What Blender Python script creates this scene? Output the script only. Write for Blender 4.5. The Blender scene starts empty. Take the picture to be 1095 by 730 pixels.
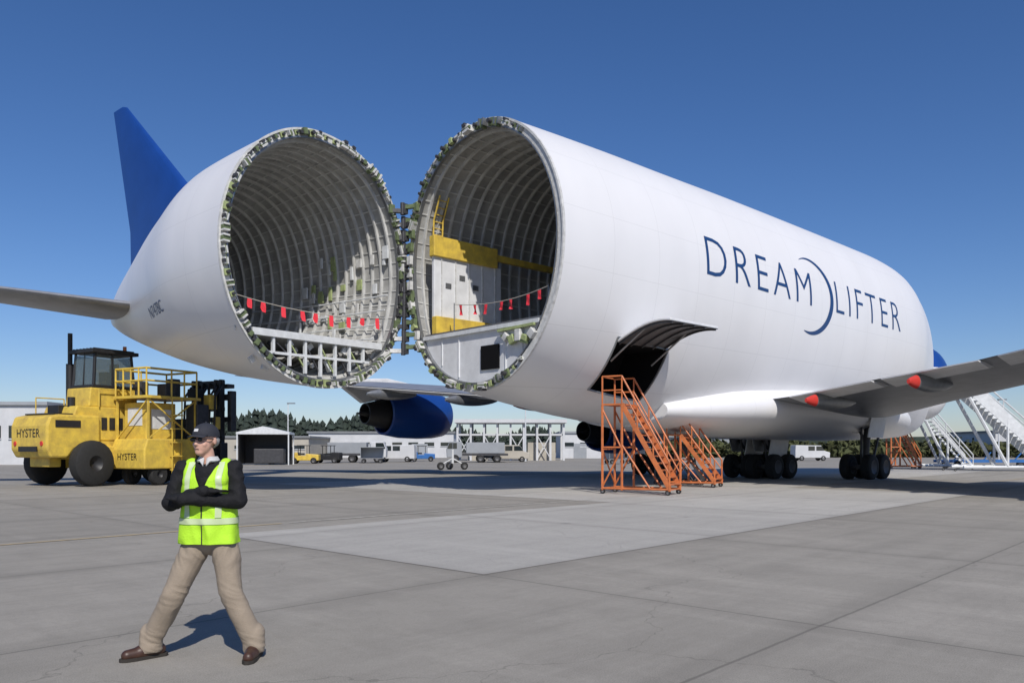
import bpy, bmesh, math, random
from mathutils import Vector, Matrix, Euler, noise
random.seed(7)
PI=math.pi; R=math.radians
sc=bpy.context.scene; C=sc.collection
F=852.0; H=1.6; HY=480.0
def gx(px,Y): return (px-547.5)/F*Y
def gz(py,Y): return H+(HY-py)/F*Y

# ---------------------------------------------------------------- materials
def mat(name,col,rough=.6,metal=0.,var=0.,vs=3.,bump=0.,bs=40.,spec=.5,dirt=None,coat=0.):
    m=bpy.data.materials.new(name); m.use_nodes=True
    nt=m.node_tree; b=nt.nodes['Principled BSDF']
    b.inputs['Base Color'].default_value=(*col,1); b.inputs['Roughness'].default_value=rough
    b.inputs['Metallic'].default_value=metal; b.inputs['Specular IOR Level'].default_value=spec
    b.inputs['Coat Weight'].default_value=coat
    tc=nt.nodes.new('ShaderNodeTexCoord')
    if var>0:
        n=nt.nodes.new('ShaderNodeTexNoise'); n.inputs['Scale'].default_value=vs; n.inputs['Detail'].default_value=6; n.inputs['Roughness'].default_value=.65
        nt.links.new(tc.outputs['Object'],n.inputs['Vector'])
        r=nt.nodes.new('ShaderNodeMapRange'); r.inputs['From Min'].default_value=.3; r.inputs['From Max'].default_value=.7
        nt.links.new(n.outputs['Fac'],r.inputs['Value'])
        mx=nt.nodes.new('ShaderNodeMix'); mx.data_type='RGBA'
        d=dirt if dirt else tuple(c*(1-var) for c in col)
        mx.inputs['A'].default_value=(*d,1); mx.inputs['B'].default_value=(*[min(1,c*(1+var*.4)) for c in col],1)
        nt.links.new(r.outputs['Result'],mx.inputs['Factor']); nt.links.new(mx.outputs['Result'],b.inputs['Base Color'])
    if bump>0:
        n2=nt.nodes.new('ShaderNodeTexNoise'); n2.inputs['Scale'].default_value=bs; n2.inputs['Detail'].default_value=4
        nt.links.new(tc.outputs['Object'],n2.inputs['Vector'])
        bp=nt.nodes.new('ShaderNodeBump'); bp.inputs['Strength'].default_value=bump; bp.inputs['Distance'].default_value=.02
        nt.links.new(n2.outputs['Fac'],bp.inputs['Height']); nt.links.new(bp.outputs['Normal'],b.inputs['Normal'])
    return m

def hull_mat(name,col):
    m=mat(name,col,rough=.36,spec=.5)
    nt=m.node_tree; b=nt.nodes['Principled BSDF']
    tc=nt.nodes.new('ShaderNodeTexCoord'); sp=nt.nodes.new('ShaderNodeSeparateXYZ'); nt.links.new(tc.outputs['Object'],sp.inputs[0])
    def line(sock,per,w):
        p=nt.nodes.new('ShaderNodeMath'); p.operation='PINGPONG'; p.inputs[1].default_value=per/2; nt.links.new(sock,p.inputs[0])
        l=nt.nodes.new('ShaderNodeMath'); l.operation='LESS_THAN'; l.inputs[1].default_value=w; nt.links.new(p.outputs[0],l.inputs[0]); return l.outputs[0]
    a=line(sp.outputs['Y'],2.54,.012); c=line(sp.outputs['Z'],1.9,.010)
    mx=nt.nodes.new('ShaderNodeMath'); mx.operation='MAXIMUM'; nt.links.new(a,mx.inputs[0]); nt.links.new(c,mx.inputs[1])
    n=nt.nodes.new('ShaderNodeTexNoise'); n.inputs['Scale'].default_value=.5; n.inputs['Detail'].default_value=5
    mp=nt.nodes.new('ShaderNodeMapping'); mp.inputs['Scale'].default_value=(1,1,.25) ; nt.links.new(tc.outputs['Object'],mp.inputs[0]); nt.links.new(mp.outputs[0],n.inputs['Vector'])
    c1=nt.nodes.new('ShaderNodeMix'); c1.data_type='RGBA'; c1.inputs['A'].default_value=(*[x*.88 for x in col],1); c1.inputs['B'].default_value=(*col,1); nt.links.new(n.outputs['Fac'],c1.inputs['Factor'])
    c2=nt.nodes.new('ShaderNodeMix'); c2.data_type='RGBA'; c2.inputs['B'].default_value=(*[x*.62 for x in col],1); nt.links.new(c1.outputs['Result'],c2.inputs['A'])
    s=nt.nodes.new('ShaderNodeMath'); s.operation='MULTIPLY'; s.inputs[1].default_value=.35; nt.links.new(mx.outputs[0],s.inputs[0]); nt.links.new(s.outputs[0],c2.inputs['Factor'])
    nt.links.new(c2.outputs['Result'],b.inputs['Base Color'])
    n3=nt.nodes.new('ShaderNodeTexNoise'); n3.inputs['Scale'].default_value=.9; n3.inputs['Detail'].default_value=1
    nt.links.new(tc.outputs['Object'],n3.inputs['Vector'])
    bp=nt.nodes.new('ShaderNodeBump'); bp.inputs['Strength'].default_value=.14; bp.inputs['Distance'].default_value=.1
    nt.links.new(n3.outputs['Fac'],bp.inputs['Height']); nt.links.new(bp.outputs['Normal'],b.inputs['Normal'])
    return m

M={}
M['white']=hull_mat('white paint',(.765,.765,.775))
M['wpart']=mat('white metal',(.68,.69,.70),.45,var=.15,vs=2)
M['blue']=mat('blue paint',(.010,.055,.26),.3,var=.15,vs=.6)
M['ink']=mat('blue lettering',(.012,.05,.16),.4)
M['lining']=mat('grey lining',(.35,.35,.335),.7,var=.4,vs=1.2)
M['rib']=mat('primer ribs',(.54,.54,.52),.6,var=.3,vs=2)
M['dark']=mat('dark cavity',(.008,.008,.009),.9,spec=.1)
M['rimw']=mat('rim white',(.62,.62,.60),.55,var=.35,vs=5)
M['green']=mat('green primer',(.13,.17,.08),.6,var=.4,vs=6)
M['lgreen']=mat('pale green primer',(.34,.40,.18),.6,var=.3,vs=6)
M['steel']=mat('grey steel',(.30,.31,.32),.4,.7,var=.2,vs=4)
M['dsteel']=mat('dark steel',(.07,.07,.075),.5,.4,var=.3,vs=5)
M['wing']=mat('wing grey',(.27,.28,.30),.4,.2,var=.25,vs=1.5)
M['tyre']=mat('rubber',(.018,.018,.018),.85,var=.3,vs=8)
M['hub']=mat('dusty hub',(.12,.12,.125),.6,.3,var=.3,vs=8)
M['yellow']=mat('yellow paint',(.70,.50,.07),.45,var=.25,vs=2.5,dirt=(.46,.32,.07))
M['orange']=mat('orange paint',(.58,.17,.05),.5,var=.3,vs=4,dirt=(.36,.11,.04))
M['red']=mat('red',(.55,.04,.03),.5)
M['flag']=mat('red ribbon',(.78,.04,.06),.7)
M['glass']=mat('dark glass',(.02,.028,.03),.08,spec=.8)
M['black']=mat('black paint',(.018,.018,.02),.5,var=.3,vs=5)
M['bwhite']=mat('building white',(.56,.57,.58),.7,var=.15,vs=.4)
M['bgrey']=mat('building grey',(.30,.32,.34),.7,var=.2,vs=.4)
M['bbeige']=mat('building beige',(.42,.39,.33),.7,var=.15,vs=.4)
M['roofm']=mat('roof grey',(.20,.21,.22),.7,var=.2,vs=.5)
M['steelw']=mat('painted steel white',(.64,.66,.67),.5,var=.2,vs=3)
M['bblue']=mat('ramp blue',(.03,.14,.40),.45,var=.2,vs=3)
M['trees']=mat('conifer green',(.030,.045,.034),.9,var=.6,vs=.35)
M['bush']=mat('bush green',(.075,.085,.030),.9,var=.6,vs=.6)
M['skin']=mat('skin',(.62,.36,.27),.5,var=.12,vs=18,bump=.1,bs=120)
M['vest']=mat('lime fabric',(.45,.80,.03),.75,var=.10,vs=9,bump=.25,bs=90)
M['tape']=mat('silver tape',(.52,.62,.36),.35)
M['jacket']=mat('black jacket',(.010,.010,.012),.8,var=.3,vs=12,bump=.3,bs=70,spec=.3)
M['shirt']=mat('pale shirt',(.50,.50,.50),.8,bump=.2,bs=80)
M['trouser']=mat('khaki trousers',(.30,.245,.185),.85,var=.12,vs=5,bump=.2,bs=90)
M['shoe']=mat('brown leather',(.06,.028,.018),.45,var=.3,vs=20)
M['sole']=mat('sole',(.03,.025,.02),.8)
M['cap']=mat('navy cap',(.022,.024,.034),.8,bump=.3,bs=80)
M['hair']=mat('grey hair',(.38,.36,.34),.8,var=.3,vs=60)
M['lens']=mat('sunglass lens',(.008,.008,.01),.08)
M['logo']=mat('white thread',(.6,.6,.6),.7)
M['rope']=mat('rope',(.45,.42,.36),.8)

# ---------------------------------------------------------------- mesh builder
class MB:
    def __init__(s): s.v=[];s.f=[];s.m=[]
    def add(s,vs,fs,mi=0):
        o=len(s.v); s.v+= [tuple(p) for p in vs]; s.f+=[tuple(i+o for i in f) for f in fs]; s.m+=[mi]*len(fs); return s
    def box(s,c,d,rot=None,mi=0):
        c=Vector(c); x,y,z=d[0]/2,d[1]/2,d[2]/2
        vs=[Vector((a,b,e)) for a in(-x,x) for b in(-y,y) for e in(-z,z)]
        if rot is not None: vs=[rot@v for v in vs]
        return s.add([v+c for v in vs],[(0,1,3,2),(4,6,7,5),(0,4,5,1),(2,3,7,6),(0,2,6,4),(1,5,7,3)],mi)
    def bar(s,p,q,w=.05,h=None,mi=0):
        p=Vector(p);q=Vector(q);h=h or w; d=q-p
        return s.box((p+q)/2,(w,h,d.length),d.to_track_quat('Z','Y').to_matrix(),mi)
    def tube(s,p,q,r,r2=None,n=10,mi=0,cap=True):
        p=Vector(p);q=Vector(q);r2=r if r2 is None else r2
        Q=(q-p).to_track_quat('Z','Y').to_matrix()
        a=[p+Q@Vector((r*math.cos(2*PI*i/n),r*math.sin(2*PI*i/n),0)) for i in range(n)]
        b=[q+Q@Vector((r2*math.cos(2*PI*i/n),r2*math.sin(2*PI*i/n),0)) for i in range(n)]
        fs=[(i,(i+1)%n,n+(i+1)%n,n+i) for i in range(n)]
        if cap: fs+=[tuple(range(n-1,-1,-1)),tuple(range(n,2*n))]
        return s.add(a+b,fs,mi)
    def path(s,pts,r,n=6,mi=0):
        for a,b in zip(pts,pts[1:]): s.tube(a,b,r,n=n,mi=mi)
        return s
    def sphere(s,c,r,n=16,m=10,mi=0,rot=None):
        if not hasattr(r,'__len__'): r=(r,r,r)
        c=Vector(c); vs=[];fs=[]
        for j in range(m+1):
            th=PI*j/m
            for i in range(n):
                ph=2*PI*i/n; v=Vector((r[0]*math.sin(th)*math.cos(ph),r[1]*math.sin(th)*math.sin(ph),r[2]*math.cos(th)))
                if rot is not None: v=rot@v
                vs.append(c+v)
        for j in range(m):
            for i in range(n): fs.append((j*n+i,j*n+(i+1)%n,(j+1)*n+(i+1)%n,(j+1)*n+i))
        return s.add(vs,fs,mi)
    def cap_(s,p,q,r,r2=None):
        r2=r if r2 is None else r2
        s.tube(p,q,r,r2,n=16); s.sphere(p,r*1.0,14,10); s.sphere(q,r2*1.0,14,10); return s
    def loft(s,rings,c0=False,c1=False,mi=0,closed=True):
        n=len(rings[0]); vs=[p for r in rings for p in r]; fs=[]
        for j in range(len(rings)-1):
            for i in range(n if closed else n-1):
                fs.append((j*n+i,j*n+(i+1)%n,(j+1)*n+(i+1)%n,(j+1)*n+i))
        if c0: fs.append(tuple(range(n-1,-1,-1)))
        if c1: fs.append(tuple((len(rings)-1)*n+i for i in range(n)))
        return s.add(vs,fs,mi)
    def prism(s,poly,axis,a,b,mi=0):
        def P(u,v,w): return {'x':(w,u,v),'y':(u,w,v),'z':(u,v,w)}[axis]
        n=len(poly); vs=[P(u,v,a) for u,v in poly]+[P(u,v,b) for u,v in poly]
        fs=[(i,(i+1)%n,n+(i+1)%n,n+i) for i in range(n)]+[tuple(range(n-1,-1,-1)),tuple(range(n,2*n))]
        return s.add(vs,fs,mi)
    def lathe(s,prof,c,axis='z',n=24,mi=0):
        rings=[]
        for r,h in prof:
            rg=[]
            for i in range(n):
                a=2*PI*i/n; u,v=r*math.cos(a),r*math.sin(a)
                rg.append(Vector(c)+Vector({'z':(u,v,h),'x':(h,u,v),'y':(u,h,v)}[axis]))
            rings.append(rg)
        return s.loft(rings,mi=mi)
    def build(s,name,mats,parent=None,smooth=False,bevel=0,recalc=True):
        me=bpy.data.meshes.new(name); me.from_pydata(s.v,[],s.f)
        if not isinstance(mats,(list,tuple)): mats=[mats]
        for m in mats: me.materials.append(M[m] if isinstance(m,str) else m)
        me.polygons.foreach_set('material_index',s.m)
        if recalc:
            bm=bmesh.new(); bm.from_mesh(me); bmesh.ops.recalc_face_normals(bm,faces=bm.faces); bm.to_mesh(me); bm.free()
        if smooth:
            me.polygons.foreach_set('use_smooth',[True]*len(me.polygons))
            me.set_sharp_from_angle(angle=R(40))
        o=bpy.data.objects.new(name,me); C.objects.link(o)
        if parent: o.parent=parent
        if bevel:
            b=o.modifiers.new('bevel','BEVEL'); b.width=bevel; b.segments=5 if bevel>=.1 else 2; b.limit_method='ANGLE'; b.angle_limit=R(25)
            if bevel>=.1: me.polygons.foreach_set('use_smooth',[True]*len(me.polygons)); b.harden_normals=True
        return o
def tag(o,label=None,cat=None,group=None,kind=None):
    if label:o['label']=label
    if cat:o['category']=cat
    if group:o['group']=group
    if kind:o['kind']=kind
    return o
def empty(name,loc,rz=0,label=None,cat=None,group=None,parent=None):
    o=bpy.data.objects.new(name,None); C.objects.link(o); o.location=loc; o.rotation_euler=(0,0,rz); o.empty_display_size=.3
    if parent:o.parent=parent
    tag(o,label,cat,group); return o
def copy_tree(o,parent=None):
    c=o.copy(); C.objects.link(c); c.parent=parent
    for ch in list(o.children): copy_tree(ch,c)
    return c
def bake(o):
    bpy.context.view_layer.update()
    dg=bpy.context.evaluated_depsgraph_get(); ev=o.evaluated_get(dg)
    me=bpy.data.meshes.new_from_object(ev); o.modifiers.clear(); o.data=me
    me.polygons.foreach_set('use_smooth',[True]*len(me.polygons)); return o
def text_obj(name,body,fn,w,h,mname,parent=None,offset=0.,cuts=0,spacing=1.):
    cu=bpy.data.curves.new(name,'FONT'); cu.body=body; cu.offset=offset; cu.resolution_u=4; cu.space_character=spacing
    o=bpy.data.objects.new(name,cu); C.objects.link(o); bpy.context.view_layer.update()
    dg=bpy.context.evaluated_depsgraph_get(); me=bpy.data.meshes.new_from_object(o.evaluated_get(dg))
    bpy.data.objects.remove(o)
    xs=[v.co.x for v in me.vertices]; ys=[v.co.y for v in me.vertices]; x0,x1,y0,y1=min(xs),max(xs),min(ys),max(ys)
    for v in me.vertices: v.co=((v.co.x-x0)/(x1-x0)*w,(v.co.y-y0)/(y1-y0)*h,0)
    bm=bmesh.new(); bm.from_mesh(me)
    for k in range(1,cuts):
        bmesh.ops.bisect_plane(bm,geom=bm.verts[:]+bm.edges[:]+bm.faces[:],plane_co=(0,h*k/cuts,0),plane_no=(0,1,0))
    for v in bm.verts: v.co=Vector(fn(v.co.x,v.co.y))
    bm.to_mesh(me); bm.free()
    me.materials.clear(); me.materials.append(M[mname]); me.polygons.foreach_set('material_index',[0]*len(me.polygons))
    o=bpy.data.objects.new(name,me); C.objects.link(o)
    if parent:o.parent=parent
    return o

# ---------------------------------------------------------------- world, sun, camera
sundir=Vector((.26,-.95,0)).normalized()*math.cos(R(43))+Vector((0,0,math.sin(R(43))))
w=bpy.data.worlds.new("World"); sc.world=w; w.use_nodes=True; nt=w.node_tree
bg=nt.nodes['Background']; sky=nt.nodes.new('ShaderNodeTexSky'); sky.sky_type='NISHITA'; sky.sun_disc=False
sky.sun_elevation=R(43); sky.sun_rotation=math.atan2(.26,-.95); sky.air_density=1.0; sky.dust_density=.3; sky.ozone_density=3.5
hs=nt.nodes.new('ShaderNodeHueSaturation'); hs.inputs['Saturation'].default_value=1.18
tm=nt.nodes.new('ShaderNodeMix'); tm.data_type='RGBA'; tm.blend_type='MULTIPLY'; tm.inputs['Factor'].default_value=1; tm.inputs['B'].default_value=(.93,.95,1.15,1)
nt.links.new(sky.outputs[0],hs.inputs['Color']); nt.links.new(hs.outputs[0],tm.inputs['A']); nt.links.new(tm.outputs['Result'],bg.inputs['Color']); bg.inputs['Strength'].default_value=.085
sl=bpy.data.lights.new('sun','SUN'); sl.energy=4.2; sl.angle=R(.53); sl.color=(1,.945,.87)
so=bpy.data.objects.new('sun',sl); C.objects.link(so); so.rotation_euler=sundir.to_track_quat('Z','Y').to_euler()
cd=bpy.data.cameras.new('camera'); cam=bpy.data.objects.new('camera',cd); C.objects.link(cam); sc.camera=cam
cd.sensor_width=36; cd.lens=F/1095*36; cd.shift_y=(HY-365)/1095; cd.clip_end=6000; cd.clip_start=.1
cam.location=(0,0,H); cam.rotation_euler=(PI/2,0,0)
sc.view_settings.view_transform='Standard'; sc.view_settings.look='None'; sc.view_settings.exposure=0

# ---------------------------------------------------------------- ground
AN=R(47.3); av=Vector((math.cos(AN),math.sin(AN),0)); nv=Vector((-math.sin(AN),math.cos(AN),0)); C0=Vector((-.36,10.17,0))
def apron_mat(name,c_lo,c_hi,jx=5.6,jy=4.3,joint=True,stain=.5):
    m=bpy.data.materials.new(name); m.use_nodes=True; nt=m.node_tree; b=nt.nodes['Principled BSDF']; L=nt.links.new; N=nt.nodes.new
    b.inputs['Roughness'].default_value=.85; b.inputs['Specular IOR Level'].default_value=.25
    tc=N('ShaderNodeTexCoord'); mp=N('ShaderNodeMapping'); mp.inputs['Rotation'].default_value=(0,0,-AN); mp.inputs['Location'].default_value=(-C0.dot(av),-C0.dot(nv),0)
    L(tc.outputs['Object'],mp.inputs[0]); sp=N('ShaderNodeSeparateXYZ'); L(mp.outputs[0],sp.inputs[0])
    def noi(s,d,r=.6,vec=None):
        n=N('ShaderNodeTexNoise'); n.inputs['Scale'].default_value=s; n.inputs['Detail'].default_value=d; n.inputs['Roughness'].default_value=r
        L(vec or mp.outputs[0],n.inputs['Vector']); return n.outputs['Fac']
    def rng(s,a,bb,c=0,d=1):
        r=N('ShaderNodeMapRange'); r.inputs[1].default_value=a;r.inputs[2].default_value=bb;r.inputs[3].default_value=c;r.inputs[4].default_value=d; L(s,r.inputs[0]); return r.outputs[0]
    def mix(f,A,B,mode='MIX'):
        x=N('ShaderNodeMix'); x.data_type='RGBA'; x.blend_type=mode
        for k,v in(('Factor',f),('A',A),('B',B)):
            if isinstance(v,(tuple,float)): x.inputs[k].default_value=(*v,1) if isinstance(v,tuple) else v
            else: L(v,x.inputs[k])
        return x.outputs['Result']
    col=mix(rng(noi(.22,6,.7),.35,.65),c_lo,c_hi)
    br=N('ShaderNodeTexWhiteNoise'); br.noise_dimensions='2D'; dv=N('ShaderNodeVectorMath'); dv.operation='DIVIDE'; dv.inputs[1].default_value=(jx,jy,1); L(mp.outputs[0],dv.inputs[0])
    fl=N('ShaderNodeVectorMath'); fl.operation='FLOOR'; L(dv.outputs[0],fl.inputs[0]); L(fl.outputs[0],br.inputs[0])
    col=mix(rng(br.outputs['Value'],0,1,0,.7),col,tuple(c*.78 for c in c_lo))
    col=mix(rng(noi(1.3,7,.75),.46,.70,0,stain),col,tuple(c*.48 for c in c_lo))
    sm=N('ShaderNodeMapping'); sm.inputs['Scale'].default_value=(.12,1.6,1); L(mp.outputs[0],sm.inputs[0])
    col=mix(rng(noi(1.,5,.7,sm.outputs[0]),.47,.68,0,.55),col,tuple(c*.52 for c in c_lo))
    sm2=N('ShaderNodeMapping'); sm2.inputs['Scale'].default_value=(1.0,.15,1); L(mp.outputs[0],sm2.inputs[0])
    col=mix(rng(noi(.8,5,.7,sm2.outputs[0]),.50,.74,0,.45),col,tuple(min(1,c*1.35) for c in c_hi))
    col=mix(rng(noi(14,5,.8),.3,.7,0,.5),col,tuple(c*.58 for c in c_lo))
    col=mix(rng(noi(90,3,.8),.35,.65,0,.5),col,tuple(min(1,c*1.35) for c in c_hi))
    vo=N('ShaderNodeTexVoronoi'); vo.inputs['Scale'].default_value=.31; L(mp.outputs[0],vo.inputs['Vector'])
    vd=N('ShaderNodeMath'); vd.operation='MULTIPLY_ADD'; vd.inputs[1].default_value=.09; L(noi(7,5,.8),vd.inputs[0]); L(vo.outputs['Distance'],vd.inputs[2])
    col=mix(rng(vd.outputs[0],.06,.10,.6,0),col,tuple(c*.35 for c in c_lo))
    vc=N('ShaderNodeTexVoronoi'); vc.feature='DISTANCE_TO_EDGE'; vc.inputs['Scale'].default_value=.16
    wv=N('ShaderNodeVectorMath'); wv.operation='ADD'; ns=N('ShaderNodeTexNoise'); ns.inputs['Scale'].default_value=1.2; ns.inputs['Detail'].default_value=5; L(mp.outputs[0],ns.inputs['Vector']); L(mp.outputs[0],wv.inputs[0]); L(ns.outputs['Color'],wv.inputs[1]); L(wv.outputs[0],vc.inputs['Vector'])
    col=mix(rng(vc.outputs['Distance'],.0,.0018,.45,0),col,tuple(c*.4 for c in c_lo))
    if joint:
        wob=noi(3,3)
        for ax,per in((0,jx),(1,jy)):
            ad=N('ShaderNodeMath'); ad.operation='MULTIPLY_ADD'; ad.inputs[1].default_value=.03; L(wob,ad.inputs[0]); L(sp.outputs[ax],ad.inputs[2])
            p=N('ShaderNodeMath'); p.operation='PINGPONG'; p.inputs[1].default_value=per/2; L(ad.outputs[0],p.inputs[0])
            col=mix(rng(p.outputs[0],.006,.024,.65,0),col,tuple(c*.40 for c in c_lo))
            col=mix(rng(p.outputs[0],.05,.35,.2,0),col,tuple(c*.58 for c in c_lo))
    L(col,b.inputs['Base Color'])
    bp=N('ShaderNodeBump'); bp.inputs['Strength'].default_value=.35; bp.inputs['Distance'].default_value=.01; L(noi(60,5,.8),bp.inputs['Height']); L(bp.outputs[0],b.inputs['Normal'])
    return m
M['apron']=apron_mat('apron concrete',(.255,.240,.208),(.34,.318,.28))
M['patch']=apron_mat('pale concrete',(.37,.355,.325),(.45,.435,.40),jx=6.1,jy=6.1,stain=.35)
M['paint']=mat('worn yellow line',(.40,.30,.15),.8,var=.9,vs=6,dirt=(.27,.24,.19))
M['paintw']=mat('worn white line',(.44,.42,.38),.8,var=.9,vs=4,dirt=(.28,.26,.22))
b=MB(); b.add([(-2500,-60,0),(2500,-60,0),(2500,4000,0),(-2500,4000,0)],[(0,1,2,3)]); tag(b.build('ground','apron'),kind='structure')
def gsheet(name,u0,u1,v0,v1,z,m):
    b=MB(); p=[C0+av*u+nv*v for u,v in((u0,v0),(u1,v0),(u1,v1),(u0,v1))]; b.add([(q.x,q.y,z) for q in p],[(0,1,2,3)])
    return tag(b.build(name,m),kind='structure')
gsheet('concrete_pavement',0,24.8,0,6.9,.004,'patch')
gsheet('concrete_pavement',12.4,60,6.92,26,.004,'patch')
gsheet('painted_line',-16,2,8.05,8.17,.008,'paint'); gsheet('painted_line',2.2,26,8.05,8.15,.009,'paintw')
gsheet('painted_line',24.9,60,1.8,1.92,.008,'paint')

# ---------------------------------------------------------------- aircraft
TH=R(47); O=Vector((-1.20,28.5,0))
AC=empty('cargo_aircraft',O,-TH,'huge white swollen cargo aircraft with its tail section swung open to the left','aircraft')
def herm(tab,x,k):
    n=len(tab)
    if x<=tab[0][0]: return tab[0][k]
    if x>=tab[-1][0]: return tab[-1][k]
    for i in range(n-1):
        if tab[i][0]<=x<=tab[i+1][0]: break
    def sl(i):
        if i==0: return (tab[1][k]-tab[0][k])/(tab[1][0]-tab[0][0])
        if i==n-1: return (tab[-1][k]-tab[-2][k])/(tab[-1][0]-tab[-2][0])
        a=(tab[i][k]-tab[i-1][k])/(tab[i][0]-tab[i-1][0]); b=(tab[i+1][k]-tab[i][k])/(tab[i+1][0]-tab[i][0])
        return 0 if a*b<=0 else 2*a*b/(a+b)
    h=tab[i+1][0]-tab[i][0]; t=(x-tab[i][0])/h; y0,y1=tab[i][k],tab[i+1][k]; m0,m1=sl(i)*h,sl(i+1)*h
    return (2*t**3-3*t*t+1)*y0+(t**3-2*t*t+t)*m0+(-2*t**3+3*t*t)*y1+(t**3-t*t)*m1
MT=[(0,4.19,13.3,3.67,8.6),(2,4.19,13.36,3.3,8.6),(5,4.18,13.42,2.85,8.6),(9,4.15,13.45,2.5,8.6),(14,4.15,13.5,2.3,8.5),(28,4.15,13.42,2.2,8.3),
    (31,3.95,13.3,2.2,8.2),(34,3.2,12.95,2.25,8.0),(36,2.65,12.6,2.35,7.8),(38,2.05,12.0,2.5,7.6),(40,1.35,11.2,2.9,7.2),(41.5,.75,10.2,3.5,7),(42.6,.12,8.2,5.2,6.8)]
TT=[(0,4.0,13.0,3.8,8.4),(4,3.72,12.85,4.35,8.5),(8,2.75,12.1,5.1,8.4),(12,1.65,10.75,6.1,8.3),(15,.85,9.5,7.0,8.1),(16.6,.25,8.6,7.6,8.1)]
def sec(tab,s,off=0,N=96,t0=0,t1=2*PI):
    a,zt,zb,zc=(herm(tab,s,k) for k in(1,2,3,4)); a-=off; zt-=off; zb+=off
    out=[]; hs_=-1 if tab is MT else 1
    for i in range(N):
        t=t0+(t1-t0)*i/N; c,sn=math.cos(t),math.sin(t)
        if c*hs_>0:   # the hinge side is flatter than the outer side
            c=c*(1+.22*(1-abs(c))*abs(sn)**.5*(1+abs(c)))
            c=max(-1,min(1,c))
        out.append(Vector((a*c,s,zc+(zt-zc)*sn if sn>=0 else zc+(zc-zb)*sn)))
    return out
def hull_u(s,z):
    a,zt,zb,zc=(herm(MT,s,k) for k in(1,2,3,4)); h=(zt-zc) if z>zc else (zc-zb)
    return a*math.sqrt(max(0,1-((z-zc)/h)**2))
NS=120
DS0,DS1=3.5,6.5
ss=sorted(set([0,1,2,2.8,DS0,4.0,4.7,5.4,6.0,DS1,7.2,8.1]+[9+i for i in range(22)]+[31+.7*i for i in range(16)]+[42.0,42.4,42.6]))
rings=[sec(MT,s,0,NS) for s in ss]
i0,i1=ss.index(DS0),ss.index(DS1)
mid=sec(MT,4.7,0,NS)
js=[j for j in range(NS) if mid[j].x>0 and 3.55<mid[j].z<5.5]
j0,j1=min(js),max(js)
b=MB(); n=NS; vs=[p for r in rings for p in r]; fs=[]
for j in range(len(rings)-1):
    for i in range(n):
        if i0<=j<i1 and j0<=i<j1: continue
        fs.append((j*n+i,j*n+(i+1)%n,(j+1)*n+(i+1)%n,(j+1)*n+i))
fs.append(tuple((len(rings)-1)*n+i for i in range(n)))
b.add(vs,fs,0)
fus=b.build('fuselage','white',AC,smooth=True)
b=MB()
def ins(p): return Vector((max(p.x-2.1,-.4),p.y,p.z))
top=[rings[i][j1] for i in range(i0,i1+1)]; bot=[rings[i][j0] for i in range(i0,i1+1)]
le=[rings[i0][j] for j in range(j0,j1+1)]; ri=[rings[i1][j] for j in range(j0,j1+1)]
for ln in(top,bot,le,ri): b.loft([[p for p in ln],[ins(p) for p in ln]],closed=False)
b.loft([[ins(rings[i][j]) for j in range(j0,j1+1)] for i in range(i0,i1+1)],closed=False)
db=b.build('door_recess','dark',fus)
b=MB()
for ln in(top,bot,le,ri):
    for p,q in zip(ln,ln[1:]): b.bar(p+Vector((.01,0,0)),q+Vector((.01,0,0)),.06,.06)
b.build('door_frame','steel',fus)
b=MB(); r1=[]
for k in range(11):
    t=k/10; u=3.45+2.3*t; z=5.5+.55*math.sin(t*PI*.62)
    r1.append((u,z))
rg=[]
for y in (DS0+.05,DS0+.5,(DS0+DS1)/2,DS1-.5,DS1-.05):
    rg.append([Vector((u,y,z)) for u,z in r1]+[Vector((u,y,z-.09)) for u,z in reversed(r1)])
b.loft(rg,True,True)
dr=b.build('cargo_door','wpart',AC,smooth=True,bevel=.02)
b=MB()
for y in [DS0+.15+i*.65 for i in range(5)]:
    b.loft([[Vector((u,y+dy,z-.095)) for u,z in r1]+[Vector((u,y+dy,z-.17)) for u,z in reversed(r1)] for dy in(0,.05)],True,True)
b.loft([[Vector((u,y,z-.094)) for u,z in r1]+[Vector((u,y,z-.11)) for u,z in reversed(r1)] for y in(DS0+.12,DS1-.1)],True,True)
b.build('door_ribs','dsteel',dr)
for y in(DS0+.3,DS1-.3): b=MB(); b.tube((4.6,y,5.9),(2.95,y,4.8),.035); b.build('door_strut','steel',dr)
def lining(tab,s1,nr,par,zmin=None,NN=96):
    b=MB(); S=[s1*i/24 for i in range(25)]
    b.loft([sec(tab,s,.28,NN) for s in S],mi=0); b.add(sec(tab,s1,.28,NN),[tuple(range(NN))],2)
    for i in range(nr):
        s=.35+(s1-.6)*i/nr
        a=[Vector((p.x,s,p.z)) for p in sec(tab,s,.27,NN)]; a2=[Vector((p.x,s,p.z)) for p in sec(tab,s,.39,NN)]
        b.loft([a,a2],mi=1); c=[p+Vector((0,.08,0)) for p in a2]; b.loft([a2,c],mi=1); b.loft([c,[p+Vector((0,.08,0)) for p in a]],mi=1)
    for j in range(0,NN,2):
        K=6
        l0=[sec(tab,s,.27,NN)[j] for s in S]; l1=[sec(tab,s,.31,NN)[j] for s in S]; l2=[sec(tab,s,.31,NN*K)[(j*K+1)%(NN*K)] for s in S]; l3=[sec(tab,s,.27,NN*K)[(j*K+1)%(NN*K)] for s in S]
        b.loft([[l0[k],l1[k],l2[k],l3[k]] for k in range(len(S))],mi=1)
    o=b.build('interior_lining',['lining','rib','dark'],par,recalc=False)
    if zmin is not None:
        bm=bmesh.new(); bm.from_mesh(o.data); bmesh.ops.delete(bm,geom=[f for f in bm.faces if len(f.verts)==4 and f.calc_center_median().z<zmin],context='FACES'); bm.to_mesh(o.data); bm.free()
    return o
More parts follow.
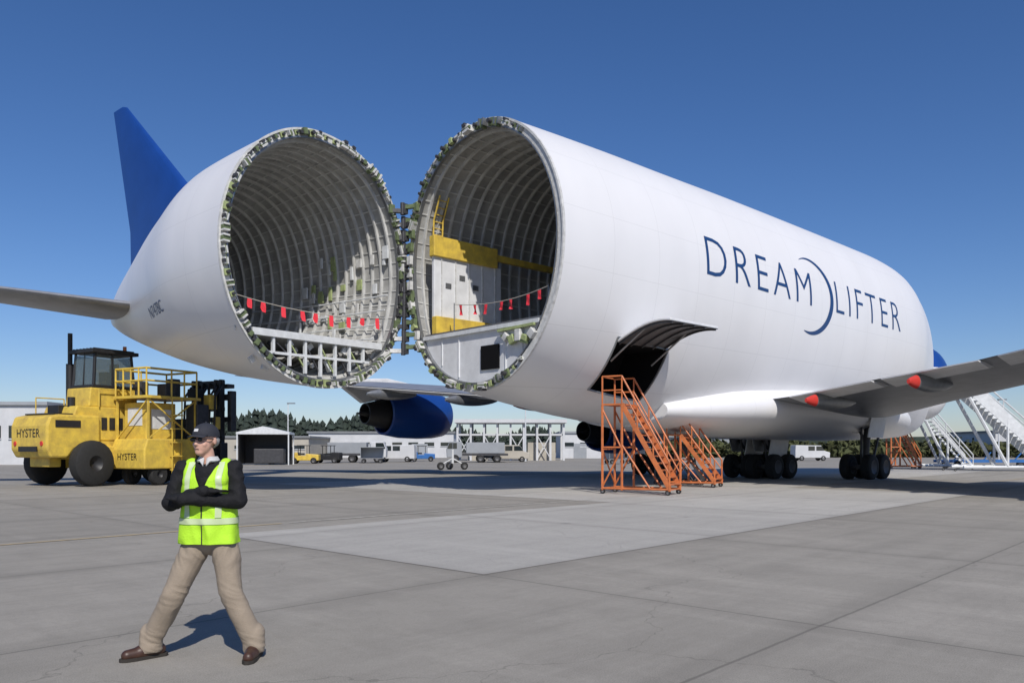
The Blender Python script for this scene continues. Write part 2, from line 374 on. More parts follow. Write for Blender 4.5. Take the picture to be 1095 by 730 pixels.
lining(MT,24,40,fus,5.7)
def rim(tab,par,wd=.27,N=120):
    b=MB(); o1=[Vector((p.x,0,p.z)) for p in sec(tab,0,wd,N)]
    dn=lambda L,y:[Vector((p.x,y,p.z)) for p in L]
    b.loft([dn(sec(tab,0,-.012,N),.06),dn(sec(tab,0,-.012,N),-.03),dn(sec(tab,0,.06,N),-.03),dn(sec(tab,0,.06,N),.02),dn(o1,.02),dn(o1,.30)],mi=0)
    b.loft([dn(sec(tab,0,wd,N),-.02),dn(sec(tab,0,wd+.05,N),-.02),dn(sec(tab,0,wd+.05,N),.1)],mi=1)
    return b.build('rim_frame',['rimw','steel'],par)
rim(MT,fus)
def fitting(k):
    b=MB()
    if k==0: b.box((0,-.07,0),(.22,.16,.14)); b.box((0,-.10,.08),(.10,.18,.07),mi=1); b.tube((-.14,-.12,0),(.14,-.12,0),.035,n=8,mi=2)
    if k==1: b.box((0,-.06,-.02),(.10,.14,.20),mi=1); b.box((.07,-.09,0),(.04,.16,.16),mi=0); b.box((-.07,-.09,0),(.04,.16,.16),mi=0)
    if k==2: b.box((0,-.05,0),(.26,.10,.08),mi=2); b.box((0,-.08,.02),(.11,.10,.15),mi=0)
    if k==3: b.tube((0,-.02,0),(0,-.17,0),.05,n=10,mi=2); b.box((0,-.04,0),(.17,.06,.17),mi=0)
    return b
def fittings(tab,par,n,seed,big=1.0,cond=None,dark=False):
    rd=random.Random(seed); pal=[['rimw','dsteel','green'],['rimw','green','steel'],['green','steel','dsteel'],['lgreen','rimw','dsteel']]
    if dark: pal=[['rimw','dsteel','green'],['steel','green','dsteel'],['lgreen','steel','dsteel'],['green','steel','dsteel']]
    protos=[]
    for k in range(4): protos.append(fitting(k).build('latch_fitting',pal[k],par))
    used=[False]*4
    P=sec(tab,0,.16,n)
    for j in range(n):
        if cond and not cond(P[j]): continue
        k=rd.randrange(4)
        if used[k]: o=protos[k].copy(); C.objects.link(o)
        else: o=protos[k]; used[k]=True
        p=P[j]; zc=tab[0][4]; a=math.atan2(p.z-zc,p.x); o.parent=par; o.location=(p.x,0,p.z); o.rotation_euler=(0,-(a-PI/2)+rd.uniform(-.15,.15),0); s=big*rd.uniform(.7,1.5); o.scale=(s,s,s)
    for k in range(4):
        if not used[k]: bpy.data.objects.remove(protos[k])
fittings(MT,fus,64,3,1.1,lambda p: p.x<2.4,True)
def halfw(tab,s,z,off):
    a,zt,zb,zc=(herm(tab,s,k) for k in(1,2,3,4)); a-=off; zb+=off; zt-=off; h=(zt-zc) if z>zc else(zc-zb)
    return a*math.sqrt(max(0,1-((z-zc)/h)**2))
zf=6.0
S=[.02]+[2*i for i in range(1,12)]+[23.5]
b=MB()
b.loft([[Vector((-halfw(MT,s,zf,.33),s,zf)),Vector((halfw(MT,s,zf,.33),s,zf)),Vector((halfw(MT,s,zf,.33),s,zf-.15)),Vector((-halfw(MT,s,zf,.33),s,zf-.15))] for s in S],True,True)
b.build('cargo_floor','steel',fus)
def plate(tab,z1,off):
    P=[p for p in sec(tab,0,off,200) if p.z<z1-.02]; P.sort(key=lambda p:p.x)
    return [(p.x,p.z) for p in P],P[0].x,P[-1].x
b=MB(); P,xl,xr=plate(MT,5.85,.25); poly=[(xl,5.85)]+P+[(xr,5.85)]
b.prism(poly,'y',.10,.18,0)
clp=b.build('end_plate','wpart',fus)
b=MB(); b.box((.55,.07,4.85),(.95,.06,.85)); b.build('hatch_opening','dark',clp)
for x in(-2.2,-1.2,1.35,2.2):
    b=MB(); b.box((x,.08,5.0 if abs(x)<2 else 5.25),(.03,.04,1.5 if abs(x)<2 else 1.0)); b.build('plate_stiffener','wpart',clp)
b=MB(); b.box(((xl+xr)/2,.06,5.86),(xr-xl-.1,.16,.14)); b.build('floor_edge','steelw',fus)
for k in range(5):
    b=MB(); b.box((1.5+k*.32,-.05,5.45-.12*(k%2)),(.26,.18,.2+.1*(k%3)),Euler((0,.4*(k-2),0)).to_matrix()); b.build('latch_actuator','lgreen' if k%2 else 'rimw',fus,bevel=.02)
b=MB(); b.bar((1.1,-.05,5.7),(2.9,-.05,5.75),.09); b.build('latch_arm','lgreen',fus)
b=MB(); b.bar((1.3,-.08,5.5),(2.6,-.08,5.15),.08); b.build('latch_arm','green',fus)

def side(s,z): return (hull_u(s,z)+.012,s,z)
text_obj('lettering','DREAM',lambda x,y:side(8.15+x,8.42+y-.022*x),8.6,1.52,'ink',fus,offset=-.014,cuts=12,spacing=1.25)
text_obj('lettering','LIFTER',lambda x,y:side(19.25+x,8.22+y-.02*x),7.8,1.52,'ink',fus,offset=-.014,cuts=12,spacing=1.25)
b=MB(); r1=[];r2=[]
for k in range(61):
    t=R(118-k*(118+112)/60); f=math.sin(PI*k/60)**.8; wd_=.02+.34*f*(.4+.6*min(1,k/38))
    r1.append(Vector(side(16.95+2.0*math.cos(t),8.72+1.8*math.sin(t)))); r2.append(Vector(side(16.95+(2.0-wd_)*math.cos(t),8.72+(1.8-wd_)*math.sin(t))))
b.loft([r1,r2],closed=False); b.build('crescent_emblem','ink',fus)

b=MB(); FT=[(8,2.4,3.8,2.55),(10,3.0,4.2,2.35),(13,3.7,4.6,2.2),(20,4.1,4.9,2.1),(27,4.0,4.9,2.1),(31,3.2,4.5,2.2),(34,2.0,4.0,2.4)]
rg=[]
for i in range(27):
    s=8+i; a,zt,zb=(herm(FT,s,k) for k in(1,2,3)); r=[]
    for j in range(48):
        t=2*PI*j/48; c,sn=math.cos(t),math.sin(t); r.append(Vector((a*math.copysign(abs(c)**.88,c),s,(zt+zb)/2+(zt-zb)/2*math.copysign(abs(sn)**.93,sn))))
    rg.append(r)
b.loft(rg,True,True); b.build('wing_fairing','white',AC,smooth=True)
b=MB(); b.sphere((.0,42.0,6.3),(1.6,2.4,2.6),32,24,0); me=b.build('nose_section',['white','blue'],AC,smooth=True)
for p in me.data.polygons:
    if p.center.z>7.4: p.material_index=1
def airfoil(le,te,z,th,u,twist=0,N=14):
    ch=le-te; out=[]
    for i in range(N+1):
        x=(1-math.cos(PI*i/N))/2; yt=5*th*(.2969*math.sqrt(x)-.126*x-.3516*x*x+.2843*x**3-.1036*x**4); out.append((x,yt))
    return [Vector((u,le-x*ch,z+yt*ch*.9-twist*x)) for x,yt in out]+[Vector((u,le-x*ch,z-yt*ch*1.05-twist*x-.02)) for x,yt in reversed(out[1:-1])]
WS=[(2.6,28.8,14.4,3.9,.10),(4.5,27.2,13.9,4.0,.095),(8,24.5,13.0,4.36,.085),(12.5,21.1,12.0,4.8,.085),(18,16.8,9.0,5.35,.085),(24,12.2,6.2,5.95,.085),(29.5,8.0,4.0,6.6,.08),(30.3,7.0,4.4,6.7,.06)]
def te_(u):
    for (p,q) in zip(WS,WS[1:]):
        if p[0]<=u<=q[0]: t=(u-p[0])/(q[0]-p[0]); return p[2]+(q[2]-p[2])*t, p[3]+(q[3]-p[3])*t
for sg in(1,-1):
    b=MB(); b.loft([airfoil(le,te,z,th,u*sg,.12) for u,le,te,z,th in WS],True,True)
    wg=b.build('wing','wing',AC,smooth=True)
    for (ua,ub) in((4.7,8.6),(9.0,12.6),(13.3,21.0)):
        b=MB(); (ta,za),(tb,zb_)=te_(ua),te_(ub)
        b.loft([[Vector((ua*sg,ta+1.9,za-.26)),Vector((ua*sg,ta+1.2,za-.22)),Vector((ua*sg,ta-.25,za-.16)),Vector((ua*sg,ta-.25,za-.20)),Vector((ua*sg,ta+1.2,za-.40))],
                [Vector((ub*sg,tb+1.6,zb_-.24)),Vector((ub*sg,tb+1.0,zb_-.2)),Vector((ub*sg,tb-.25,zb_-.16)),Vector((ub*sg,tb-.25,zb_-.20)),Vector((ub*sg,tb+1.0,zb_-.36))]],True,True)
        b.build('flap','wpart',wg)
    for u,L_ in((6.0,4.6),(10.4,4.4),(14.5,4.0),(19,3.6)):
        t,z=te_(u); b=MB(); rr=[]
        for k in range(13):
            q=k/12; r=.36*math.sin(PI*min(1,max(0,q*.94+.03)))**.6; rr.append([Vector((u*sg+r*.62*math.cos(a*PI/6),t-1.0+L_*q,z-.55+.12*q+r*math.sin(a*PI/6))) for a in range(12)])
        b.loft(rr[:3],True,False,1); b.loft(rr[2:],False,True,0); b.build('flap_track_fairing',['steel','red' if u<11 else 'steel'],wg,smooth=True)
def engine(u,s,z,sg,k=1.0):
    e=empty('engine',(u*sg,s,z),0,parent=AC); e.scale=(k,k,k)
    b=MB(); b.lathe([(1.08,2.6),(1.20,2.72),(1.30,2.6),(1.42,1.9),(1.46,.8),(1.42,-.6),(1.25,-1.7),(1.12,-1.75),(1.1,-.5),(1.08,2.6)],(0,0,0),'y',36); b.build('nacelle','blue',e,smooth=True)
    b=MB(); b.lathe([(.02,-.2),(.95,-.3),(.88,-1.8),(.62,-3.0),(.55,-3.0),(.5,-2.2),(.30,-2.4),(.02,-3.6)],(0,0,0),'y',28); b.lathe([(0.02,2.3),(.3,1.9),(1.08,1.85)],(0,0,0),'y',28,mi=0); b.build('exhaust_cone','black',e,smooth=True)
    b=MB(); b.prism([(1.6,1.25),(-.5,1.2),(-3.2,.6),(-5.2,1.9),(-1.5,2.15),(.3,1.9)],'x',-.2,.2); b.build('pylon','wpart',e,bevel=.05)
for sg in(1,-1):
    engine(23.5,13.6,3.95,sg,1.12)
engine(13.6,21.4,2.9,1); engine(12.2,22.2,2.75,-1)
def wheel(par,name,c,r,wd,axis='x',rimm='hub',rf=.55):
    b=MB(); b.lathe([(r*rf,-wd/2),(r*.86,-wd/2),(r*.97,-wd*.38),(r,-wd*.15),(r,wd*.15),(r*.97,wd*.38),(r*.86,wd/2),(r*rf,wd/2)],(0,0,0),axis,24)
    b.lathe([(.02,-wd*.2),(r*rf*.55,-wd*.25),(r*(rf+.01),-wd*.5),(r*(rf+.02),wd*.5),(r*rf*.55,wd*.25),(.02,wd*.2)],(0,0,0),axis,20,mi=1)
    o=b.build(name,['tyre',rimm],par,smooth=True); o.location=c; return o
def gear(X,Y,hh,canted=0):
    v=Vector((X,Y,0))-O; s=v.x*math.sin(TH)+v.y*math.cos(TH); u=v.x*math.cos(TH)-v.y*math.sin(TH)
    e=empty('landing_gear',(u,s,0),0,parent=AC)
    for dx in(-.56,.56):
        for dy in(-.76,.76): wheel(e,'gear_wheel',(dx,dy,.67),.67,.5)
    b=MB(); b.tube((-.56,-.74,.62),(.56,-.74,.62),.09); b.tube((-.56,.74,.62),(.56,.74,.62),.09); b.bar((0,-.9,.66),(0,.9,.66),.22); b.tube((0,0,.6),(canted,0,hh),.16,.2,n=14); b.tube((0,.9,.8),(canted,2.0,hh),.07); b.tube((canted*.5,0,hh*.5),(canted-1.2,.3,hh),.08); b.tube((.1,-.7,.8),(canted,-.9,hh),.06)
    b.build('gear_strut','dsteel',e,smooth=True)
    b=MB(); b.box((.45+canted,0,hh-.85),(.06,1.9,1.3),Euler((0,.18,0)).to_matrix()); b.build('gear_door','wpart',e,bevel=.02)
    b=MB(); b.box((-.75+canted,.2,hh-.5),(.06,1.9,1.5),Euler((0,-.25,0)).to_matrix()); b.build('gear_door','wing',e,bevel=.02)
gear(gx(925,42.6),42.6,3.7,.2); gear(gx(800,45),45,2.7); gear(gx(700,50),50,3.6,-.2); gear(gx(840,41.3),43.5,2.7)

# --- tail section
T=Vector((-6.87,28.69,0)); TR=R(50)
rel=Matrix.Rotation(TH,3,'Z')@(T-O)
b=MB(); ts=[.0,.5]+[1+.5*i for i in range(31)]+[16.4,16.6]; b.loft([sec(TT,t,0,NS) for t in ts],False,True)
tail=b.build('tail_section','white',AC,smooth=True); tail.location=rel; tail.rotation_euler=(0,0,TR+TH)
lining(TT,12.5,23,tail); rim(TT,tail,.27); fittings(TT,tail,78,5,1.05)
b=MB(); S=[.25]+[1.5*i for i in range(1,7)]
b.loft([[Vector((-halfw(TT,s,5.55,.34),s,5.55)),Vector((halfw(TT,s,5.55,.34),s,5.55)),Vector((halfw(TT,s,5.55,.34),s,5.45)),Vector((-halfw(TT,s,5.55,.34),s,5.45))] for s in S],True,True); b.build('tail_floor','rib',tail)
b=MB(); hw=halfw(TT,0,5.55,.28)
b.box((0,.05,5.55),(2*hw,.22,.24),mi=0); b.box((0,.08,4.9),(2*hw-1.1,.10,.09),mi=0)
rd=random.Random(4)
for k in range(9):
    x=-2.6+k*.65; zb_=max(4.15,8.4-4.3*math.sqrt(max(0,1-(x/3.6)**2))+.1); b.box((x,.06,(5.45+zb_)/2),(.09,.12,5.45-zb_),mi=0)
    if k<8: b.bar((x,.12,5.4),(x+.65,.12,max(zb_,4.35)),.05,mi=1+k%2)
b.build('floor_truss',['steelw','lgreen','dsteel'],tail)
for k in range(20):
    b=MB(); x=rd.uniform(-2.5,2.5); z=rd.uniform(4.4,5.3); b.box((x,.2+rd.uniform(0,.5),z),(rd.uniform(.1,.35),.12,rd.uniform(.08,.25)),Euler((0,rd.uniform(-1,1),0)).to_matrix()); b.build('actuator_unit',rd.choice(['lgreen','steelw','dsteel','rimw']),tail)
for k in range(34):
    s=rd.uniform(.4,5.5); z=rd.uniform(5.9,9.6); x=halfw(TT,s,z,.40); b=MB(); b.box((x,s,z),(.08,rd.uniform(.08,.35),rd.uniform(.12,.6))); b.build('wall_unit',rd.choice(['steelw','steelw','rimw','lgreen','rimw']),tail)
for k in range(4):
    z=5.9+k*.6; b=MB(); b.path([(halfw(TT,s,z,.46),s,z) for s in(.4,2,4,6,8)],.03); b.build('wall_pipe','steelw',tail)
def slab(name,secs,mats,par,z=False):
    b=MB(); rg=[]
    for (le,te,h,th,off) in secs:
        r=[]; ch=te-le
        for i in range(13):
            x=(1-math.cos(PI*i/12))/2; yt=5*th*(.2969*math.sqrt(x)-.126*x-.3516*x*x+.2843*x**3-.1036*x**4)*ch; r.append((le+x*ch,yt))
        pts=r+[(a,-c) for a,c in reversed(r[1:-1])]
        if z: rg.append([Vector((c,a,h)) for a,c in pts])
        else: rg.append([Vector((h,a,off+c)) for a,c in pts])
    b.loft(rg,True,True); return b.build(name,mats,par,smooth=True)
slab('tail_fin',[(8.3,14.9,9.0,.09,0),(8.1,15.0,12.0,.09,0),(15.3,16.75,18.1,.08,0),(15.75,16.8,18.25,.04,0)],'blue',tail,True)
for sg in(-1,1):
    st=slab('stabilizer',[(10.2,15.4,1.0*sg,.10,7.75),(11.0,15.7,2.4*sg,.10,7.85),(16.6,18.9,11*sg,.08,8.7),(17.4,18.9,11.4*sg,.05,8.75)],'wing',tail)
def tside(s,z):
    a,zt,zb,zc=(herm(TT,s,k) for k in(1,2,3,4)); h=(zt-zc) if z>zc else (zc-zb)
    return a*math.sqrt(max(0,1-((z-zc)/h)**2))
text_obj('registration','N747BC',lambda x,y:(-tside(7.6-x,6.75+y)-.015,7.6-x,6.75+y),2.2,.42,'ink',tail,cuts=4)
RM=sec(MT,0,.0,720); RTl=sec(TT,0,.0,720)
MI=Matrix.Rotation(TH,3,'Z')
def edge(L,z,sgn): return min((p for p in L if p.x*sgn>0),key=lambda p:abs(p.z-z))
rh=random.Random(11)
for z in(11.0,10.5,10.0,9.5,9.0,8.5,8.0,7.5,7.0,6.5,6.0,5.5):
    A=edge(RM,z,-1).copy(); tq=edge(RTl,z,1); B=MI@(T+Matrix.Rotation(TR,3,'Z')@Vector((tq.x,0,z))-O); A.z=B.z=0
    m_=(A+B)/2
    b=MB(); A=A-m_; B=B-m_; A+=Vector((.16,-.08,0)); dB=(MI@Matrix.Rotation(TR,3,'Z')@Vector((-.16,-.08,0))); B+=dB
    b.box((0,-.04,0),(.26,.2,.40),mi=0); b.tube((0,-.12,-.24),(0,-.12,.24),.09,n=12,mi=0); b.bar((A.x,A.y,.07),(0,-.06,.07),.16,.16,mi=1); b.bar((B.x,B.y,-.08),(0,-.06,-.08),.16,.16,mi=2 if rh.random()>.5 else 0)
    b.box((A.x,A.y-.03,.02),(.24,.14,.34),mi=2 if rh.random()>.6 else 1); b.box((B.x,B.y-.03,-.02),(.14,.22,.34),mi=1 if rh.random()>.5 else 0)
    h=b.build('hinge',['dsteel','green','rimw'],AC,bevel=.01); h.location=(m_.x,m_.y,z)

lad=empty('access_ladder',O,-TH,'narrow yellow ladder fixed high on the left wall of the main cargo hold','ladder')
for dy in(0,.45):
    b=MB(); b.path([(-3.45,.6+dy,9.7),(-3.4,.6+dy,10.6),(-3.0,.6+dy,11.5)],.035); b.build('rail','yellow',lad)
for k in range(7):
    b=MB(); z=9.8+k*.26; x=-3.45+max(0,(z-10.6))*.4; b.tube((x,.6,z),(x,1.05,z),.022); b.build('rung','yellow',lad)
fx=empty('cargo_fixture',O,-TH,'white and yellow panelled cargo fixture standing at the left of the open main hold','cargo fixture')
b=MB(); b.box((-3.0,2.0,7.85),(.14,3.5,2.5)); b.build('panel','wpart',fx,bevel=.02)
b=MB(); b.box((-2.95,1.8,9.45),(.3,3.3,.78)); b.build('top_beam','yellow',fx,bevel=.02)
b=MB(); b.box((-2.95,5.2,9.5),(.2,3.4,.26)); b.build('top_beam','yellow',fx,bevel=.02)
b=MB(); b.box((-2.85,1.8,6.38),(.3,3.2,.68)); b.build('bottom_beam','yellow',fx,bevel=.02)
for y in(.6,1.3,2.0,2.7,3.4):
    b=MB(); b.box((-2.91,y,7.9),(.05,.04,2.3)); b.build('panel_stiffener','rimw',fx)
for y,z_ in((1.65,8.4),(2.35,8.1),(.95,8.0)):
    b=MB(); b.box((-2.92,y,z_),(.03,.28,.2)); b.build('placard','steel',fx)
def ropeb(name,loc,rz,p,q,nf,label,posts):
    r=empty(name,loc,rz,label,'rope barrier'); p=Vector(p);q=Vector(q)
    f=lambda t:p+(q-p)*t+Vector((0,0,-.22*4*t*(1-t)))
    b=MB(); b.path([f(k/16) for k in range(17)],.014); b.build('rope','rope',r)
    for k in range(nf):
        t=(k+.6+rd.uniform(-.2,.2))/nf; c=f(t); b=MB(); wv=.03*math.sin(k*2); ln=rd.uniform(.28,.42); sk=rd.uniform(-.05,.05)
        b.loft([[c+Vector((-.085,0,0)),c+Vector((.085,0,0))],[c+Vector((-.085+sk*.5,.03+wv,-.2)),c+Vector((.085+sk*.5,-.02,-.2))],[c+Vector((-.08+sk,-.02,-ln)),c+Vector((.09+sk,wv,-ln-.02))]],closed=False); b.build('flag','flag',r)
    for c in(p,q):
        b=MB(); b.tube((c.x,c.y,posts),(c.x,c.y,c.z+.05),.02); b.build('post','steel',r)
ropeb('rope_barrier',T,TR,(-3.2,.35,6.75),(3.2,.35,6.75),9,'rope with small red flags strung across the open tail section floor',5.55)
ropeb('rope_barrier',O,-TH,(-2.0,.5,7.1),(3.2,.3,7.0),7,'rope with small red flags strung across the open main hold floor',6.0)

# ---------------------------------------------------------------- stairs
def stairs(name,label,X,Y,ang,h,run,wd,n,plat,mt,group=None,legs=True,z0=.25,rail=1.0,mid=True,r=.028,cat='stairs',wheels=True):
    s=empty(name,(X,Y,0),ang,label,cat,group)
    hw=wd/2
    for y in(-hw,hw):
        b=MB(); b.bar((0,y,z0),(run,y,h),.05,.16); b.build('stringer',mt,s)
        b=MB(); up=Vector((0,0,rail))
        P0=Vector((0,y,z0));P1=Vector((run,y,h));P2=Vector((run+plat,y,h))
        b.path([P0,P0+up*.9,P1+up,P2+up,P2],r)
        if mid: b.path([P0+up*.5,P1+up*.5,P2+up*.5],r*.8)
        for k in range(1,4):
            q=P0.lerp(P1,k/3); b.tube(q,q+up*(.9+.1*k/3),r*.8,n=6)
        b.build('handrail',mt,s)
        b=MB()
        if legs:
            b.path([(run+plat,y,h),(run+plat+.0,y,.14),],r*1.4); b.path([(run,y,h),(run,y,.14)],r*1.4); b.path([(0,y,z0+.05),(0,y,.14)],r*1.4)
            b.path([(0,y,.2),(run+plat,y,.2)],r*1.3); b.path([(run+plat,y,.25),(run,y,h*.5),(run+plat,y,h*.95)],r); b.path([(run,y,h*.55),(run*.4,y,.22)],r); b.path([(run,y,h*.52),(run+plat,y,h*.52)],r)
        else:
            b.path([(run+plat*.5,y,h),(run*.62,y,.3),(0,y,.3)],r*2.2); b.path([(run*.62,y,.3),(run*.62,y,h*.6)],r*1.8); b.path([(run*.62,y,.3),(run+plat*.5,y,.3)],r*2.2)
        b.build('leg_frame',mt,s)
    b=MB(); b.box((run+plat/2,0,h),(plat,wd,.06)); b.build('platform',mt,s)
    for k in range(n):
        t=(k+.5)/n; b=MB(); b.box((run*t,0,z0+(h-z0)*t),(run/n*.95+.07,wd-.06,.045)); b.build('step',mt,s)
    if wheels:
        for x in(.05,run+plat-.02):
            for y in(-hw,hw): wheel(s,'caster',(x,y,.10),.10,.05,'y')
    for p,q,w_ in(((run+plat,-hw,.2),(run+plat,hw,.2),.05),((0,-hw,.2),(0,hw,.2),.05),((run+plat,-hw,h*.5),(run+plat,hw,h*.5),.04),((run+plat,-hw,.3),(run+plat,hw,h*.5),.04),((run+plat,-hw,h+rail),(run+plat,hw,h+rail),.04)):
        if not legs and (q[2]<h*.6): continue
        b=MB(); b.bar(p,q,w_); b.build('cross_brace',mt,s)
    return s
stairs('access_stairs','tall orange rolling stairs beneath the open side door of the aircraft',5.7,27.9,R(150),3.2,1.75,1.15,12,.75,'orange',r=.034)
stairs('access_stairs','shorter orange rolling stairs right of the tall pair, under the aircraft belly',gx(768,33.4),33.4,R(150),2.2,1.45,1.1,9,.6,'orange',r=.034)
stairs('work_stand','dark railed work stand behind the shorter orange stairs under the belly',gx(752,36),36,R(165),2.0,1.1,1.1,6,1.0,'dsteel',cat='work stand',r=.03,rail=1.2)
stairs('access_stairs','small distant orange stairs between the aircraft wheels and the white stairs',gx(982,66),66,R(170),3.4,1.6,1.3,9,.7,'orange',r=.05)
stairs('boarding_stairs','white boarding stairs with handrails beside the small orange stairs',gx(1036,64),64,R(170),3.9,3.0,1.7,14,1.0,'steelw',r=.05,legs=False)
st=stairs('boarding_stairs','long white boarding stairs rising highest at the right edge',gx(1132,58),58,R(174),6.1,6.4,2.0,22,1.2,'steelw',r=.055,legs=False)
for y in(-1.06,1.02):
    b=MB(); b.prism([(0,.35),(6.4,6.6),(6.4,5.4),(1.0,.35)],'y',y,y+.05); b.build('side_panel','steelw',st)
tr=empty('stair_trailer',(gx(1058,66),66,0),R(2),'long low blue wheeled frame standing at the foot of the white stairs','trailer')
b=MB(); b.box((0,-.8,.62),(8.5,.12,.22)); b.box((0,.8,.62),(8.5,.12,.22)); [b.box((x,0,.62),(.12,1.6,.16)) for x in(-4.1,-2,0,2,4.1)]; b.build('frame','bblue',tr)
for x in(-3.5,-1,1.6): b=MB(); b.bar((x,-.8,.7),(x+.6,-.8,1.35),.08); b.build('outrigger','bblue',tr)
for x in(-3.2,3.2):
    for y in(-.85,.85): wheel(tr,'wheel',(x,y,.32),.32,.22,'y')

# ---------------------------------------------------------------- forklift
FK=empty('heavy_forklift',(gx(84,35.6),35.4,0),R(-30),'big yellow heavy forklift with black cab and upright exhaust pipe','forklift')
FK.scale=(.9,.9,.99)
b=MB(); b.prism([(-2.1,1.25),(-2.3,1.6),(-2.3,2.6),(-2.15,3.0),(-1.7,3.1),(.3,3.1),(.3,1.6),(-.2,1.9),(-1.0,1.6),(-1.3,1.25)],'x',-1.5,1.5)
b.build('counterweight','yellow',FK,bevel=.09)
b=MB(); b.box((0,1.9,1.6),(2.5,4.2,.9)); b.box((0,-1.5,1.15),(1.6,.6,.6)); b.box((1.35,1.35,1.25),(.5,1.9,1.0)); b.box((-1.35,1.35,1.25),(.5,1.9,1.0)); b.build('chassis','yellow',FK,bevel=.05)
b=MB(); b.prism([(-.9,3.1),(-.75,3.5),(2.6,3.5),(2.6,2.0),(.2,2.0)],'x',-1.3,1.3); b.build('engine_hood','yellow',FK,bevel=.05)
b=MB()
for k in range(5): b.box((1.32,.2+k*.42,2.75),(.03,.28,.55))
b.build('grille','black',FK)
b=MB(); b.box((0,-2.33,1.62),(1.5,.06,.22)); b.build('tow_slot','black',FK)
b=MB(); b.box((0,-1.2,3.13),(2.4,1.2,.06)); b.build('vent_panel','black',FK)
for x in(1.515,): 
    b=MB(); b.box((x,-1.3,2.7),(.03,1.2,.3)); b.build('side_vent','black',FK)
text_obj('lettering','HYSTER',lambda x,y:(-.95+x,-2.315,2.12+y),1.9,.36,'black',FK,cuts=0)
b=MB(); b.prism([(-.1,3.5),(0,4.35),(2.5,4.35),(2.5,3.5)],'x',-.75,1.2); b.build('cab_base','yellow',FK,bevel=.05)
cab=MB()
for x in(-.6,1.1):
    for y in(.2,2.4): cab.bar((x,y,4.3),(x*.93+.02,y+(.12 if y<1 else -.15),5.95),.12)
cab.box((.25,1.3,6.0),(2.0,2.5,.16)); cab.box((.25,1.3,4.42),(1.85,2.4,.14))
cab.bar((1.1,1.2,4.3),(1.06,1.2,5.95),.08); cab.bar((.25,.2,4.4),(.25,.3,5.9),.06)
cab.box((.25,1.5,4.8),(.6,.6,.7)); cab.box((.25,1.85,5.2),(.6,.15,.7))
for k in range(7): cab.bar((-.6+k*.28,.2,6.12),(-.6+k*.28,2.4,6.12),.05)
c_=cab.build('cab','black',FK,bevel=.02)
gm=bpy.data.materials.new('cab glass'); gm.use_nodes=True; pb=gm.node_tree.nodes['Principled BSDF']; pb.inputs['Base Color'].default_value=(.12,.15,.15,1); pb.inputs['Roughness'].default_value=.05; pb.inputs['Alpha'].default_value=.45
for c,d in(((.25,.27,5.15),(1.55,.03,1.4)),((1.06,1.3,5.15),(.03,2.0,1.4)),((-.56,1.3,5.15),(.03,2.0,1.4)),((.25,2.3,5.15),(1.55,.03,1.4))): b=MB(); b.box(c,d); b.build('window',gm,c_)
b=MB(); b.tube((-1.0,.3,3.4),(-1.0,.3,5.5),.19,n=14); b.tube((-1.0,.3,5.5),(-1.0,.3,6.9),.11,n=12); b.build('exhaust_pipe','black',FK,smooth=True)
b=MB(); b.tube((.6,-.6,3.1),(.6,-.6,3.9),.17,n=12); b.build('air_cleaner','black',FK)
b=MB(); b.box((-.2,-.7,3.35),(.9,.7,.4)); b.build('radiator_cap_box','black',FK,bevel=.04)
for x in(-1.95,1.85): wheel(FK,'rear_wheel',(x,-.35,1.0),1.0,.72,'x','black',.34)
for x in(-1.95,1.95): wheel(FK,'front_wheel',(x,3.2,1.02),1.02,.7,'x','black',.34)
for pp in([(1.4,.3,3.5),(1.4,.3,4.3),(1.4,2.2,4.3),(1.4,2.2,3.0)],[(-1.35,-1.2,3.1),(-1.35,-1.2,3.9),(-1.35,.2,3.9),(-1.35,.2,3.1)]):
    b=MB(); b.path(pp,.03); b.build('handrail','yellow',FK)
for k in range(3):
    b=MB(); b.box((1.7,1.6,.8+k*.5),(.35,.7,.06)); b.build('step','black',FK)
for x in(-1.1,1.1):
    b=MB(); b.lathe([(.001,-.02),(.10,-.02),(.11,.03),(.001,.03)],(x,-2.32,1.85),'y',14); b.build('tail_light','red',FK)
b=MB(); b.tube((.9,2.0,6.1),(.9,2.0,6.35),.09,n=12); b.build('beacon','orange',FK)

LM=empty('mast_lift_truck',(gx(176,36.5),36.8,0),R(-28),'yellow lift truck with railed deck and tall black mast right of the forklift','lift truck')
LM.scale=(.86,.86,.98)
b=MB(); b.prism([(-2.4,.75),(2.4,.75),(2.4,1.9),(1.0,2.1),(-2.2,2.1),(-2.4,1.6)],'x',-1.3,1.3); b.build('chassis','yellow',LM,bevel=.06)
text_obj('lettering','HYSTER',lambda x,y:(-.75+x,-2.42,1.15+y),1.5,.30,'black',LM)
b=MB(); b.box((-.2,-.9,2.9),(1.7,1.8,1.7)); b.build('equipment_box','yellow',LM,bevel=.04)
b=MB(); b.box((.66,-.9,3.0),(.03,1.2,.9)); b.build('placard','steelw',LM)
b=MB(); b.box((-.2,-1.81,3.1),(1.1,.03,.8)); b.build('placard','steelw',LM)
b=MB()
for z in(4.0,4.7): b.path([(-1.2,-2.2,z),(1.2,-2.2,z),(1.2,.9,z),(-1.2,.9,z),(-1.2,-2.2,z)],.05)
for x,y in((-1.2,-2.2),(-.6,-2.2),(0,-2.2),(.6,-2.2),(1.2,-2.2),(1.2,-.7),(1.2,.1),(1.2,.9),(-1.2,.9),(-1.2,-.7)): b.tube((x,y,3.95),(x,y,5.25),.045)
b.path([(-1.2,-2.2,5.25),(1.2,-2.2,5.25),(1.2,.9,5.25),(-1.2,.9,5.25),(-1.2,-2.2,5.25)],.055)
b.build('deck_railing','yellow',LM)
b=MB()
